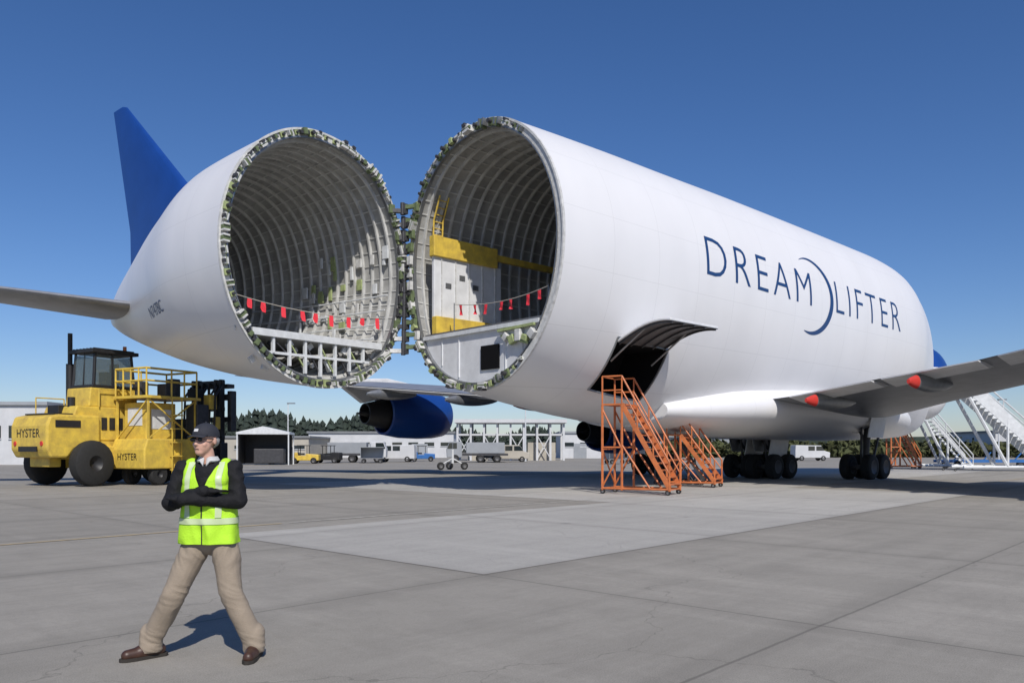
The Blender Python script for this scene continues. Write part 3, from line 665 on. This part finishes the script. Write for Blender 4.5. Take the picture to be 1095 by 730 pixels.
for x,y in((-1.2,-2.1),(1.2,-2.1),(1.2,.8),(-1.2,.8)): b.bar((x,y,2.0),(x,y,3.95),.09)
b.bar((-1.2,-2.1,2.1),(1.2,-2.1,3.9),.06); b.bar((1.2,-2.1,2.1),(1.2,.8,3.9),.06); b.bar((1.2,.8,2.1),(1.2,-2.1,3.9),.06)
b.build('deck_support','yellow',LM)
b=MB(); b.box((0,-.6,3.98),(2.7,3.3,.12)); b.build('deck','yellow',LM)
for x,y,z_,d_ in((-.5,-1.2,4.4,(.5,.5,.7)),(.4,-.4,4.35,(.7,.6,.6)),(.0,.4,4.5,(.5,.5,.9))):
    b=MB(); b.box((x,y,z_),d_); b.build('deck_unit','dsteel',LM,bevel=.05)
b=MB()
for x in(-1.1,-.7,.7,1.1): b.box((x,2.7,2.75),(.16,.30,4.6))
for z in(.8,2.2,3.6,4.9): b.box((0,2.7,z),(2.5,.22,.2))
for x in(-.25,.25): b.tube((x,2.55,.6),(x,2.55,4.9),.08,n=10)
b.build('mast','black',LM,bevel=.02)
b=MB(); b.box((0,3.1,4.2),(3.0,.35,.3)); b.box((0,3.1,3.1),(3.2,.3,.25)); b.box((-1.4,3.15,3.5),(.3,.4,2.0)); b.box((1.4,3.15,3.5),(.3,.4,2.0)); b.box((0,3.2,4.75),(2.6,.5,.2)); b.build('carriage','dsteel',LM,bevel=.03)
for x in(-1.0,.3,1.0,1.4):
    b=MB(); b.path([(x,2.4,4.7),(x+.1,1.9,4.2),(x+.1,1.8,2.6),(x,2.3,1.4)],.06); b.build('hydraulic_hose','black',LM)
for c,d,m_ in(((.9,1.2,3.0),(.9,.8,1.5),'dsteel'),((-.6,1.5,2.6),(1.0,.6,1.0),'dsteel'),((1.1,1.9,3.9),(.5,.5,.7),'yellow'),((.2,1.7,4.3),(.7,.6,.5),'black'),((1.2,1.3,2.0),(.5,1.6,.4),'yellow'),((1.25,2.2,2.9),(.3,.3,.6),'yellow'),((1.5,2.3,1.5),(.5,.5,.9),'black'),((1.5,1.2,1.2),(.4,.9,.7),'dsteel')):
    b=MB(); b.box(c,d); b.build('valve_block',m_,LM,bevel=.04)
for x in(-1.25,1.25):
    wheel(LM,'front_wheel',(x,1.8,.85),.85,.5,'x','black',.34); wheel(LM,'rear_wheel',(x*.8,-1.4,.5),.5,.4,'x','black',.34)
b=MB()
for k in range(5): b.box((1.5,-.6,.7+k*.62),(.35,.6,.05))
b.bar((1.5,-.9,.5),(1.5,-.9,4.0),.05); b.bar((1.5,-.3,.5),(1.5,-.3,4.0),.05); b.build('ladder','yellow',LM)

# ---------------------------------------------------------------- background
def building(name,label,px0,px1,ytop,Y,depth,wm,rm,wins,cat='building',wh=1.0,winm='glass',doors=1,parapet=.35):
    x0,x1=gx(px0,Y),gx(px1,Y); W=x1-x0; h=gz(ytop,Y)
    o=empty(name,((x0+x1)/2,Y,0),0,label,cat)
    b=MB(); b.box((0,depth/2,h/2),(W,depth,h)); wl=b.build('wall',wm,o)
    b=MB(); b.box((0,depth/2,h+parapet/2),(W+.6,depth+.6,parapet)); b.build('roof',rm,o)
    rows=max(1,int(h/3.6))
    for rr in range(rows):
        for k in range(wins):
            x=-W/2+W*(k+.5)/wins; z=h*(rr+.55)/rows
            b=MB(); b.box((x,-.03,z),(W/wins*.6,.12,wh)); wf=b.build('window',winm,o)
            b=MB(); b.box((x,-.06,z-wh/2-.06),(W/wins*.64,.18,.1)); b.build('sill','steelw',wf)
    for k in range(doors):
        b=MB(); b.box((-W/2+W*(k+.3)/max(1,doors),-.05,1.3),(min(3,W*.2),.14,2.6)); b.build('door','bgrey',o)
    return o
building('hangar_office','pale low building with grey roof at the left edge behind the forklift',-60,49,433,82,14,'bwhite','bgrey',5,wh=1.3)
building('warehouse','long pale low building behind the parked carts, left of the steel canopy',330,485,463,150,20,'bwhite','roofm',9,wh=.7,doors=3)
building('warehouse','beige low building seen below the tail opening',205,330,468,135,20,'bbeige','roofm',6,wh=.6,doors=2)
building('warehouse','small white block right of the steel canopy',600,668,463,140,16,'bwhite','bgrey',4,wh=.7)
building('warehouse','grey low shed behind the aircraft main wheels',668,800,468,170,16,'bgrey','roofm',6,wh=.8)
building('warehouse','white low shed at far right behind the boarding stairs',1062,1140,462,160,16,'bwhite','roofm',4,wh=.8)
Yc=112; cx0,cx1=gx(486,Yc),gx(606,Yc); pier=empty('steel_canopy',((cx0+cx1)/2,Yc,0),0,'white steel canopy on thin columns beyond the aircraft opening','canopy')
W=cx1-cx0; h=gz(450,Yc)
b=MB(); b.box((0,3,h),(W,7,.5)); b.build('roof','bwhite',pier)
b=MB(); b.box((0,3,h-1.9),(W*.94,5,.25)); b.build('walkway','bwhite',pier)
for k in range(9):
    for yy in(.3,5.6): b=MB(); x=-W/2+.4+(W-.8)*k/8; b.box((x,yy,h/2),(.28,.28,h)); b.build('column','bwhite',pier)
for k in range(0,8,2):
    b=MB(); x=-W/2+.4+(W-.8)*k/8; x2=x+(W-.8)/8; b.bar((x,.3,.3),(x2,.3,h-2),.12); b.bar((x2,.3,.3),(x,.3,h-2),.12); b.build('brace','bwhite',pier)
for xx,ww in((W*.28,W*.25),(-W*.3,W*.18)): b=MB(); b.box((xx,3.0,1.3),(ww,3,2.6)); b.build('cabin','bbeige',pier)
lamp=None
for px,Y,hh,l in((562,105,7.0,'slim lamp post in front of the steel canopy'),(308,130,9,'slim lamp post between dark canopy stand and warehouse'),(640,150,9,'slim lamp post just left of the tall orange stairs'),(1068,120,9,'slim lamp post behind the boarding stairs')):
    if lamp is None:
        lamp=empty('lamp_post',(0,0,0),0,l,'lamp post','lamp posts along the far apron'); b=MB(); b.tube((0,0,0),(0,0,7),.11,.07,n=8); b.build('post','steelw',lamp); b=MB(); b.box((.5,0,7.05),(1.3,.3,.14)); b.build('lamp_head','steel',lamp); o=lamp
    else: o=copy_tree(lamp)
    o['label']=l; o.location=(gx(px,Y),Y,0); o.scale=(1,1,hh/7)
Y=80; cs=empty('equipment_shelter',(gx(281,Y),Y,0),R(8),'dark open fronted equipment shelter with pale roof behind the man','shelter')
b=MB(); b.prism([(-2.6,3.3),(0,3.9),(2.6,3.3),(2.6,3.1),(-2.6,3.1)],'y',0,4); b.build('roof','steelw',cs)
b=MB(); b.box((0,3.6,1.6),(4.8,.1,3.0)); b.box((-2.4,2,1.6),(.1,3.4,3)); b.build('curtain','black',cs)
for x in(-2.5,2.5):
    for y in(.1,3.8): b=MB(); b.box((x,y,1.6),(.12,.12,3.2)); b.build('post','steelw',cs)
b=MB(); b.box((.4,2.0,.9),(3.0,1.8,1.5)); b.build('stored_machine','dsteel',cs,bevel=.1)
def van(px,Y,rz,col,label,kind,group='service vehicles parked on the far apron'):
    o=empty({'van':'service_van','tug':'baggage_tug','truck':'flatbed_truck'}[kind],(gx(px,Y),Y,0),rz,label,{'van':'van','tug':'tug','truck':'truck'}[kind],group)
    if kind=='van':
        b=MB(); b.prism([(-2.4,.4),(2.4,.4),(2.45,1.15),(1.7,1.35),(1.2,2.1),(-2.35,2.15),(-2.4,1.2)],'y',-.95,.95); b.build('body',col,o,bevel=.08)
        for s0,s1,s2,s3 in((1.66,1.22,.5,.5),(.3,.3,-.6,-.6)): b=MB(); b.prism([(s0,1.4),(s1,2.0),(s2,2.0),(s3,1.4)],'y',-.965,.965); b.build('window','glass',o)
        for x in(-1.5,1.5):
            for y in(-.85,.85): wheel(o,'wheel',(x,y,.36),.36,.24,'y')
    elif kind=='tug':
        b=MB(); b.prism([(-1.6,.35),(1.6,.35),(1.6,1.0),(.2,1.1),(.2,.9),(-.6,.9),(-.7,1.25),(-1.6,1.2)],'y',-.75,.75); b.build('body',col,o,bevel=.06)
        b=MB(); [b.bar((x,y,.9),(x,y,1.95),.07) for x in(-.6,.35) for y in(-.7,.7)]; b.box((-.1,0,2.0),(1.3,1.5,.08)); b.build('canopy_frame','black',o)
        b=MB(); b.box((-.35,0,1.05),(.5,1.1,.2)); b.build('seat','black',o)
        for x in(-1.05,1.05):
            for y in(-.7,.7): wheel(o,'wheel',(x,y,.34),.34,.24,'y')
    else:
        b=MB(); b.prism([(1.6,.6),(3.4,.6),(3.45,1.6),(3.1,2.5),(1.6,2.5)],'y',-1.1,1.1); b.build('cab',col,o,bevel=.08)
        b=MB(); b.prism([(3.35,1.65),(3.1,2.35),(2.2,2.35),(2.2,1.65)],'y',-1.115,1.115); b.build('window','glass',o)
        b=MB(); b.box((-1.2,0,.95),(5.4,2.3,.25)); b.build('flatbed','dsteel',o)
        b=MB(); b.box((-1.2,0,1.75),(4.6,2.1,1.3)); b.build('load_box','bgrey',o,bevel=.04)
        for x in(-2.6,-.6,2.4):
            for y in(-1,1): wheel(o,'wheel',(x,y,.48),.48,.3,'y')
    return o
van(326,88,R(5),'yellow','yellow tug with black canopy right of the dark shelter','tug')
van(350,92,R(176),'black','dark tug parked right of the yellow tug','tug')
van(383,96,R(4),'bwhite','white flatbed truck parked below the tail opening','truck')
van(424,100,R(178),'bwhite','white van left of the small trailer under the blue engine','van')
van(452,104,R(6),'bblue','blue tug parked behind the white van','tug')
van(508,96,R(185),'bgrey','grey flatbed truck in front of the steel canopy','truck')
van(545,100,R(3),'bbeige','beige van in front of the steel canopy centre','van')
van(866,110,R(2),'bwhite','white van seen between the two sets of main wheels','van')
Y=62; j=empty('wheeled_jack',(gx(484,Y),Y,0),R(20),'small wheeled aircraft jack standing alone under the blue engine','jack')
b=MB(); b.tube((0,0,.5),(0,0,1.6),.10); b.bar((0,0,.9),(1.0,0,.35),.07); b.bar((0,0,.9),(-1.0,0,.35),.07); b.bar((0,0,.9),(0,.9,.35),.07); b.build('tripod_frame','steelw',j)
for c in((.95,0,.3),(-.95,0,.3),(0,.9,.3)): wheel(j,'wheel',c,.3,.16,'y')
b=MB(); b.tube((0,0,1.6),(0,0,2.1),.05); b.build('ram','steel',j)
cart=None
for k,px in enumerate((300,398,524,660,684)):
    Y=86+6*(k%3)
    if cart is None:
        cart=empty('baggage_cart',(0,0,0),0,'x','cart','baggage carts on the far apron'); b=MB(); b.box((0,0,.55),(2.6,1.4,.1)); b.build('deck','steel',cart)
        b=MB(); b.box((0,.68,1.2),(2.6,.04,1.2)); b.box((-1.28,0,1.2),(.04,1.4,1.2)); b.box((0,0,1.82),(2.7,1.5,.06)); b.build('cover','bgrey',cart)
        for x in(-.95,.95):
            for y in(-.6,.6): wheel(cart,'wheel',(x,y,.25),.25,.16,'y')
        o=cart
    else: o=copy_tree(cart)
    o['label']=['covered cart right of the dark shelter','covered cart left of the white van below the tail','covered cart before the middle of the steel canopy','covered cart just behind the tall orange stairs','covered cart between the two orange stairs'][k]
    o.location=(gx(px,Y),Y,0); o.rotation_euler=(0,0,R(7*k))
fe=empty('perimeter_fence',(0,175,0),0,'long thin grey wire fence along the far apron','fence')
for z in(.3,1.2,2.1): b=MB(); b.box((0,0,z),(420,.05,.05)); b.build('rail','steel',fe)
for k in range(60): b=MB(); b.box((-205+k*7,0,1.1),(.12,.12,2.2)); b.build('post','steel',fe)
def wood(name,label,px0,px1,Y0,Y1,hfun,n,mt,conif=True):
    b=MB(); rd=random.Random(len(name)+n)
    for k in range(n):
        Y=rd.uniform(Y0,Y1); px=rd.uniform(px0,px1); x=gx(px,Y); h=hfun(px)*rd.uniform(.72,1.05)
        if conif:
            r=h*rd.uniform(.2,.32)
            for l in range(6):
                z0=h*(.08+.15*l); rr=r*(1-l/6.3)**.8; zt=z0+h*.22; m=9; ring=[Vector((x+rr*rd.uniform(.5,1.2)*math.cos(2*PI*i/m),Y+rr*rd.uniform(.6,1.15)*math.sin(2*PI*i/m),z0+rd.uniform(-.05,.05)*h)) for i in range(m)]
                b.add(ring+[Vector((x+rd.uniform(-.04,.04)*h,Y,min(h,zt)))],[(i,(i+1)%m,m) for i in range(m)],0)
        else:
            for l in range(26):
                a=rd.uniform(0,2*PI); q=rd.uniform(0,1); c=Vector((x+math.cos(a)*h*.8*q,Y+math.sin(a)*h*.6*q,h*rd.uniform(.1,1)*(1-.4*q)))
                s=h*rd.uniform(.12,.3); d=[c+Vector((rd.uniform(-s,s),rd.uniform(-s,s),rd.uniform(-s,s))) for _ in range(4)]; b.add(d,[(0,1,2),(0,2,3),(1,2,3)],0)
    return tag(b.build(name,mt,recalc=False),label,'trees',None,'stuff')
wood('distant_wood','dark distant conifer wood on the horizon left of the steel canopy',-40,470,290,340,lambda p:11.5+2*math.sin(p*.05)+ (3 if 200<p<400 else 0),1000,'trees')
wood('distant_wood','low dark conifer wood on the horizon behind the steel canopy',470,700,340,380,lambda p:10+2*math.sin(p*.08),450,'trees')
wood('distant_shrubs','low olive green shrubs along the horizon at the right',640,1160,150,175,lambda p:3.6+.6*math.sin(p*.07),420,'bush',False)
b=MB(); b.prism([(-420,0),(-300,7),(-150,9),(0,8),(160,7),(300,10),(480,6),(600,0)],'y',420,600); tag(b.build('hills','trees'),kind='structure')

# ---------------------------------------------------------------- person
PX=gx(212.5,6.11)
P=empty('person',(PX,6.11,0),0,'man in lime safety vest, dark cap and khaki trousers standing with arms crossed','person')
def blob(name,fn,mt,vox=.010,smooth=6,fold=None,par=P):
    b=MB(); fn(b); o=b.build(name,mt,par,recalc=True)
    r=o.modifiers.new('r','REMESH'); r.mode='VOXEL'; r.voxel_size=vox; r.use_smooth_shade=True
    if smooth: s=o.modifiers.new('s','SMOOTH'); s.iterations=smooth; s.factor=.5
    bake(o)
    if fold:
        me=o.data; nrm=[v.normal.copy() for v in me.vertices]
        for v,nn in zip(me.vertices,nrm): v.co=v.co+nn*fold(v.co)
        me.update()
    return o
V=Vector
def ridge(p): return 1-2*abs(noise.noise(p))
sR,sL=V((-.120,.02,1.45)),V((.260,.02,1.45)); eR,eL=V((-.195,-.05,1.19)),V((.325,-.05,1.205))
wR,wL=V((.13,-.185,1.285)),V((-.045,-.225,1.235))
hipR,hipL=V((-.005,.01,.90)),V((.19,.01,.90)); kR,kL=V((-.165,-.06,.50)),V((.265,-.04,.49)); aR,aL=V((-.375,.02,.10)),V((.42,.02,.10))
neck=V((.07,.02,1.50)); hd=V((.055,-.01,1.665)); RZ=Matrix.Rotation(R(-20),3,'Z')
def hp(x,y,z): return hd+RZ@V((x,y,z))
def hand(b,w,dirv,up,pal,k=1.0):
    d=dirv.normalized(); side=up.cross(d).normalized(); nrm=d.cross(side).normalized()
    b.sphere(w+d*.045,(.040*k,.052*k,.02*k),14,10,rot=Matrix((side,d,nrm)).transposed())
    L_=[.066,.074,.070,.056]
    for i in range(4):
        o=w+d*.075+side*(-.030+.020*i); q=o+d*L_[i]*.45+pal*.010; r=q+d*L_[i]*.18+pal*.030; t=r-d*.004+pal*.024
        b.cap_(o,q,.0095*k,.009*k); b.cap_(q,r,.009*k,.0085*k); b.cap_(r,t,.0085*k,.0075*k)
    o=w+d*.02-side*.035; q=o+d*.03-side*.022; r=q+d*.03-side*.002+pal*.010; b.cap_(o,q,.013*k,.0115*k); b.cap_(q,r,.0115*k,.009*k)
def bodyf(b):
    b.sphere(hp(0,.012,.03),(.077,.097,.098),24,18,rot=RZ); b.sphere(hp(0,-.03,-.035),(.062,.066,.078),20,14,rot=RZ); b.sphere(hp(0,-.062,-.085),(.036,.030,.030),14,10)
    b.sphere(hp(0,-.093,-.012),(.012,.018,.028),12,8,rot=RZ); b.sphere(hp(0,-.103,-.028),(.016,.014,.012),12,8,rot=RZ)
    b.sphere(hp(0,-.085,-.058),(.024,.012,.006),12,8,rot=RZ); b.sphere(hp(0,-.083,-.069),(.021,.012,.006),12,8,rot=RZ)
    for s in(-1,1):
        b.sphere(hp(s*.081,.012,-.005),(.010,.020,.032),12,8,rot=RZ); b.sphere(hp(s*.036,-.062,-.03),(.026,.022,.024),12,8,rot=RZ)
    b.cap_(neck-V((0,0,.04)),hp(0,.01,-.08),.058,.054)
    for dx in(-.05,.06): b.cap_(V((.07+dx,.02,1.34)),V((.085+dx,.02,.98)),.075,.075)
    b.cap_(sR,sL,.045); b.cap_(hipR,hipL,.08); b.cap_(V((.07,.02,1.46)),V((.07,.02,1.3)),.055)
    for s,e,w in((sR,eR,wR),(sL,eL,wL)): b.cap_(s,e,.042,.036); b.cap_(e,w,.036,.027)
    for h_,k,a in((hipR,kR,aR),(hipL,kL,aL)): b.cap_(h_,k,.070,.050); b.cap_(k,a,.050,.034)
    for a,t in((aR,V((-.46,-.08,.042))),(aL,V((.42,-.13,.042)))): b.cap_(a-V((0,0,.03)),t,.028,.020)
body=blob('body',bodyf,'skin',.0075,3)
def gl1(b):
    hand(b,wL,V((-1,.10,.10)),V((.1,-.3,1)),V((.1,.9,0)).normalized(),1.05); b.cap_(wL+V((.03,0,0)),wL-V((.03,0,0)),.032,.032)
def gl2(b):
    hand(b,wR,V((1,.75,.05)),V((0,0,1)),V((.2,.8,-.1)).normalized(),1.05); b.cap_(wR+V((-.03,0,0)),wR+V((.03,.01,0)),.032,.032)
blob('glove',gl1,'jacket',.005,2); blob('glove',gl2,'jacket',.005,2)
def jk(b):
    b.sphere((.072,.015,1.30),(.19,.13,.20),24,18); b.sphere((.085,.015,1.10),(.18,.13,.22),24,18); b.sphere((.07,.012,1.40),(.16,.112,.10),24,18)
    b.cap_(sR,sL,.062,.062)
    b.cap_(sR,eR,.066,.056); b.cap_(eR,wR-V((.02,0,0)),.057,.042); b.cap_(sL,eL,.066,.056); b.cap_(eL,wL+V((.02,0,0)),.057,.043)
def jfold(p): return .009*ridge(V((p.x*9+p.z*5,p.y*9,p.z*13)))+.004*noise.noise(p*30)
jacket=blob('jacket',jk,'jacket',.008,4,jfold)
# light open shirt collar
for s in(-1,1):
    b=MB(); rg=[]
    for k in range(7):
        a=R(-90+s*(8+k*20)); ca,sa=math.cos(a),math.sin(a); c=V((.07,.015,0))
        rg.append([c+V((.066*ca,.066*sa,1.545-.012*(k==0))),c+V((.086*ca,.086*sa,1.512-(.035 if k==0 else .0))),c+V((.082*ca,.082*sa,1.500-(.035 if k==0 else .0)))])
    b.loft(rg,closed=False); o=b.build('shirt_collar','shirt',P,smooth=True); m_=o.modifiers.new('s','SOLIDIFY'); m_.thickness=.005
def vs_(b):
    prof=[(.84,.215,.150,.095),(.90,.220,.153,.092),(1.0,.210,.154,.087),(1.10,.200,.153,.082),(1.20,.195,.154,.076),(1.30,.188,.150,.072),(1.38,.175,.136,.070),(1.44,.145,.108,.070),(1.475,.09,.08,.07)]
    rg=[]
    for z,a,d,cx in prof:
        rg.append([V((cx+a*math.copysign(abs(math.cos(2*PI*i/40))**.8,math.cos(2*PI*i/40)),.012+d*math.copysign(abs(math.sin(2*PI*i/40))**.85,math.sin(2*PI*i/40)),z)) for i in range(40)])
    b.loft(rg,True,True)
    b.cap_(V((-.06,.02,1.475)),V((-.03,-.06,1.36)),.052,.062); b.cap_(V((.20,.02,1.475)),V((.18,-.06,1.36)),.052,.062)
    b.cap_(V((-.06,.02,1.475)),V((-.02,.10,1.36)),.052,.06); b.cap_(V((.20,.02,1.475)),V((.16,.10,1.36)),.052,.06)
def vfold(p): return .010*ridge(V((p.x*7,p.y*7,p.z*4+p.x*3)))+.006*noise.noise(p*14)+.012*math.sin(p.x*34+p.y*20)*max(0,min(1,(1.12-p.z)/.12))
vest=blob('safety_vest',vs_,'vest',.009,4,vfold)
def bis(bm,co,no,clear=True):
    bmesh.ops.bisect_plane(bm,geom=bm.verts[:]+bm.edges[:]+bm.faces[:],plane_co=co,plane_no=no,clear_outer=clear)
bm=bmesh.new(); bm.from_mesh(vest.data)
bis(bm,(0,0,.885),(.0,0,-1))
nk=V((.075,0,1.27)); n1=V((1,0,-.42)).normalized(); n2=V((-1,0,-.42)).normalized()
bis(bm,nk,n1,False); bis(bm,nk,n2,False)
dl=[f for f in bm.faces if (lambda c:(c-nk).dot(n1)<0 and (c-nk).dot(n2)<0 and c.y<.03 and c.z>1.27)(f.calc_center_median())]
bmesh.ops.delete(bm,geom=dl,context='FACES'); bm.to_mesh(vest.data); bm.free()
def strip(planes,test,name,mt,off=.006):
    bm=bmesh.new(); bm.from_mesh(vest.data)
    for co,no in planes: bis(bm,co,no)
    bmesh.ops.delete(bm,geom=[f for f in bm.faces if not test(f.calc_center_median())],context='FACES')
    bm.normal_update()
    for v in bm.verts: v.co+=v.normal*off
    me=bpy.data.meshes.new(name); bm.to_mesh(me); bm.free(); me.materials.clear(); me.materials.append(M[mt]); me.polygons.foreach_set('material_index',[0]*len(me.polygons))
    o=bpy.data.objects.new(name,me); C.objects.link(o); o.parent=vest; return o
strip([((0,0,1.035),(0,0,-1)),((0,0,1.08),(0,0,1))],lambda c:True,'reflective_tape','tape')
for x in(-.055,.175): strip([((x,0,0),(-1,0,0)),((x+.04,0,0),(1,0,0)),((0,0,1.085),(0,0,-1)),((0,.0,0),(0,1,0))],lambda c:c.z<1.50,'reflective_tape','tape')
strip([((.073,0,0),(-1,0,0)),((.083,0,0),(1,0,0)),((0,-.1,0),(0,1,0))],lambda c:c.z<1.3,'zip_line','sole',.004)
sd=vest.modifiers.new('s','SOLIDIFY'); sd.thickness=.006; sd.offset=-1; bake(vest)
def trf(b):
    b.sphere((.092,.01,.93),(.172,.120,.13),22,16)
    for h_,k,a in((hipR,kR,aR),(hipL,kL,aL)):
        b.cap_(h_,k,.106,.080); b.cap_(k,a+V((0,0,.03)),.080,.075); b.cap_(a+V((0,0,.09)),a+V((0,-.005,-.01)),.076,.078); b.cap_(k,(k+a)/2+V((0,.02,0)),.080,.076)
def tfold(p):
    kz=math.exp(-((p.z-.50)/.10)**2); az=max(0,1-(p.z-.05)/.22) if p.z<.27 else 0; cz=math.exp(-((p.z-.80)/.09)**2)
    return .007*ridge(V((p.x*8,p.y*8,p.z*3)))+(.007*kz+.009*az)*ridge(V((p.x*6+3,p.y*6,p.z*22+p.x*10)))+.009*cz*ridge(V((p.x*12,p.y*4,p.z*12-abs(p.x-.09)*22)))
tro=blob('trousers',trf,'trouser',.008,4,tfold)
bm=bmesh.new(); bm.from_mesh(tro.data); bis(bm,(0,0,.05),(0,0,-1)); bm.to_mesh(tro.data); bm.free()
for a,t in((aR,V((-.54,-.14,0))),(aL,V((.435,-.20,0)))):
    d=(V((t.x,t.y,0))-V((a.x,a.y,0))).normalized(); hl=V((a.x,a.y,0))-d*.06
    def shf(b):
        b.cap_(hl+V((0,0,.055)),hl+d*.14+V((0,0,.055)),.052,.052); b.cap_(hl+d*.12+V((0,0,.05)),hl+d*.235+V((0,0,.045)),.052,.043); b.cap_(hl+d*.03+V((0,0,.07)),hl+d*.10+V((0,0,.10)),.050,.042)
    sh=blob('shoe',shf,'shoe',.007,3)
    b=MB(); sdv=V((-d.y,d.x,0)); ol=[(-.06,-.030),(-.04,-.048),(.08,-.048),(.18,-.054),(.25,-.044),(.288,-.014),(.288,.014),(.25,.044),(.18,.052),(.08,.046),(-.04,.044),(-.06,.028)]
    r0=[hl+d*x+sdv*y+V((0,0,.001)) for x,y in ol]; r1=[p+V((0,0,.026)) for p in r0]; b.loft([r0,r1],True,True); b.build('sole','sole',sh)
b=MB(); rg=[]
for k in range(9):
    t=k/8*PI/2; rg.append([hp(.089*math.cos(t)*math.cos(a*PI/16),.008+.109*math.cos(t)*math.sin(a*PI/16),.046+.090*math.sin(t)) for a in range(32)])
rg.insert(0,[hp(.0895*math.cos(a*PI/16),.008+.1095*math.sin(a*PI/16),.030) for a in range(32)])
b.loft(rg,False,True); b.sphere(hp(0,.008,.139),.008,8,6); cp=b.build('cap','cap',P,smooth=True)
b=MB(); up_=[]
for i in range(13):
    x=-.075+.15*i/12; yf=-.09-.062*math.sqrt(max(0,1-(x/.078)**2)); yb=.008-.104*math.sqrt(max(0,1-(x/.0895)**2))
    up_.append([hp(x,yb,.044-.25*x*x),hp(x,(yb+yf)/2,.041-1.4*x*x),hp(x,yf,.032-2.0*x*x)])
b.loft(up_,closed=False); br=b.build('cap_brim','cap',cp,smooth=True); s=br.modifiers.new('s','SOLIDIFY'); s.thickness=.004
b=MB(); b.box(hp(0,-.098,.078),(.035,.004,.022),RZ@Matrix.Rotation(R(-18),3,'X')); b.build('cap_badge','logo',cp)
def hr(b):
    b.sphere(hp(0,.030,.0),(.084,.086,.062),24,16,rot=RZ)
hair=blob('hair',hr,'hair',.006,2,lambda p:.003*noise.noise(p*60))
bm=bmesh.new(); bm.from_mesh(hair.data)
inv=RZ.transposed()
dl=[v for v in bm.verts if (inv@(v.co-hd)).z>.045 or (inv@(v.co-hd)).y<-.012 or ((inv@(v.co-hd)).z<-.0 and (inv@(v.co-hd)).y<.02)]
bmesh.ops.delete(bm,geom=dl,context='VERTS'); bm.to_mesh(hair.data); bm.free()
sg_=empty('sunglasses',(0,0,0),0,parent=P)
for s in(-1,1):
    b=MB(); b.sphere(hp(s*.032,-.094,.008),(.027,.009,.018),16,10,rot=RZ@Matrix.Rotation(s*-.25,3,'Z')); b.build('lens','lens',sg_,smooth=True)
b=MB(); b.tube(hp(-.01,-.103,.012),hp(.01,-.103,.012),.003)
for s in(-1,1): b.path([hp(s*.056,-.084,.012),hp(s*.078,-.05,.012),hp(s*.083,.012,.010)],.003)
b.build('frame','black',sg_)
b=MB(); b.tube(hp(-.020,-.096,-.0635),hp(.020,-.096,-.0635),.0022,n=6); mo=b.build('mouth_line','shoe',body)
print('OK')
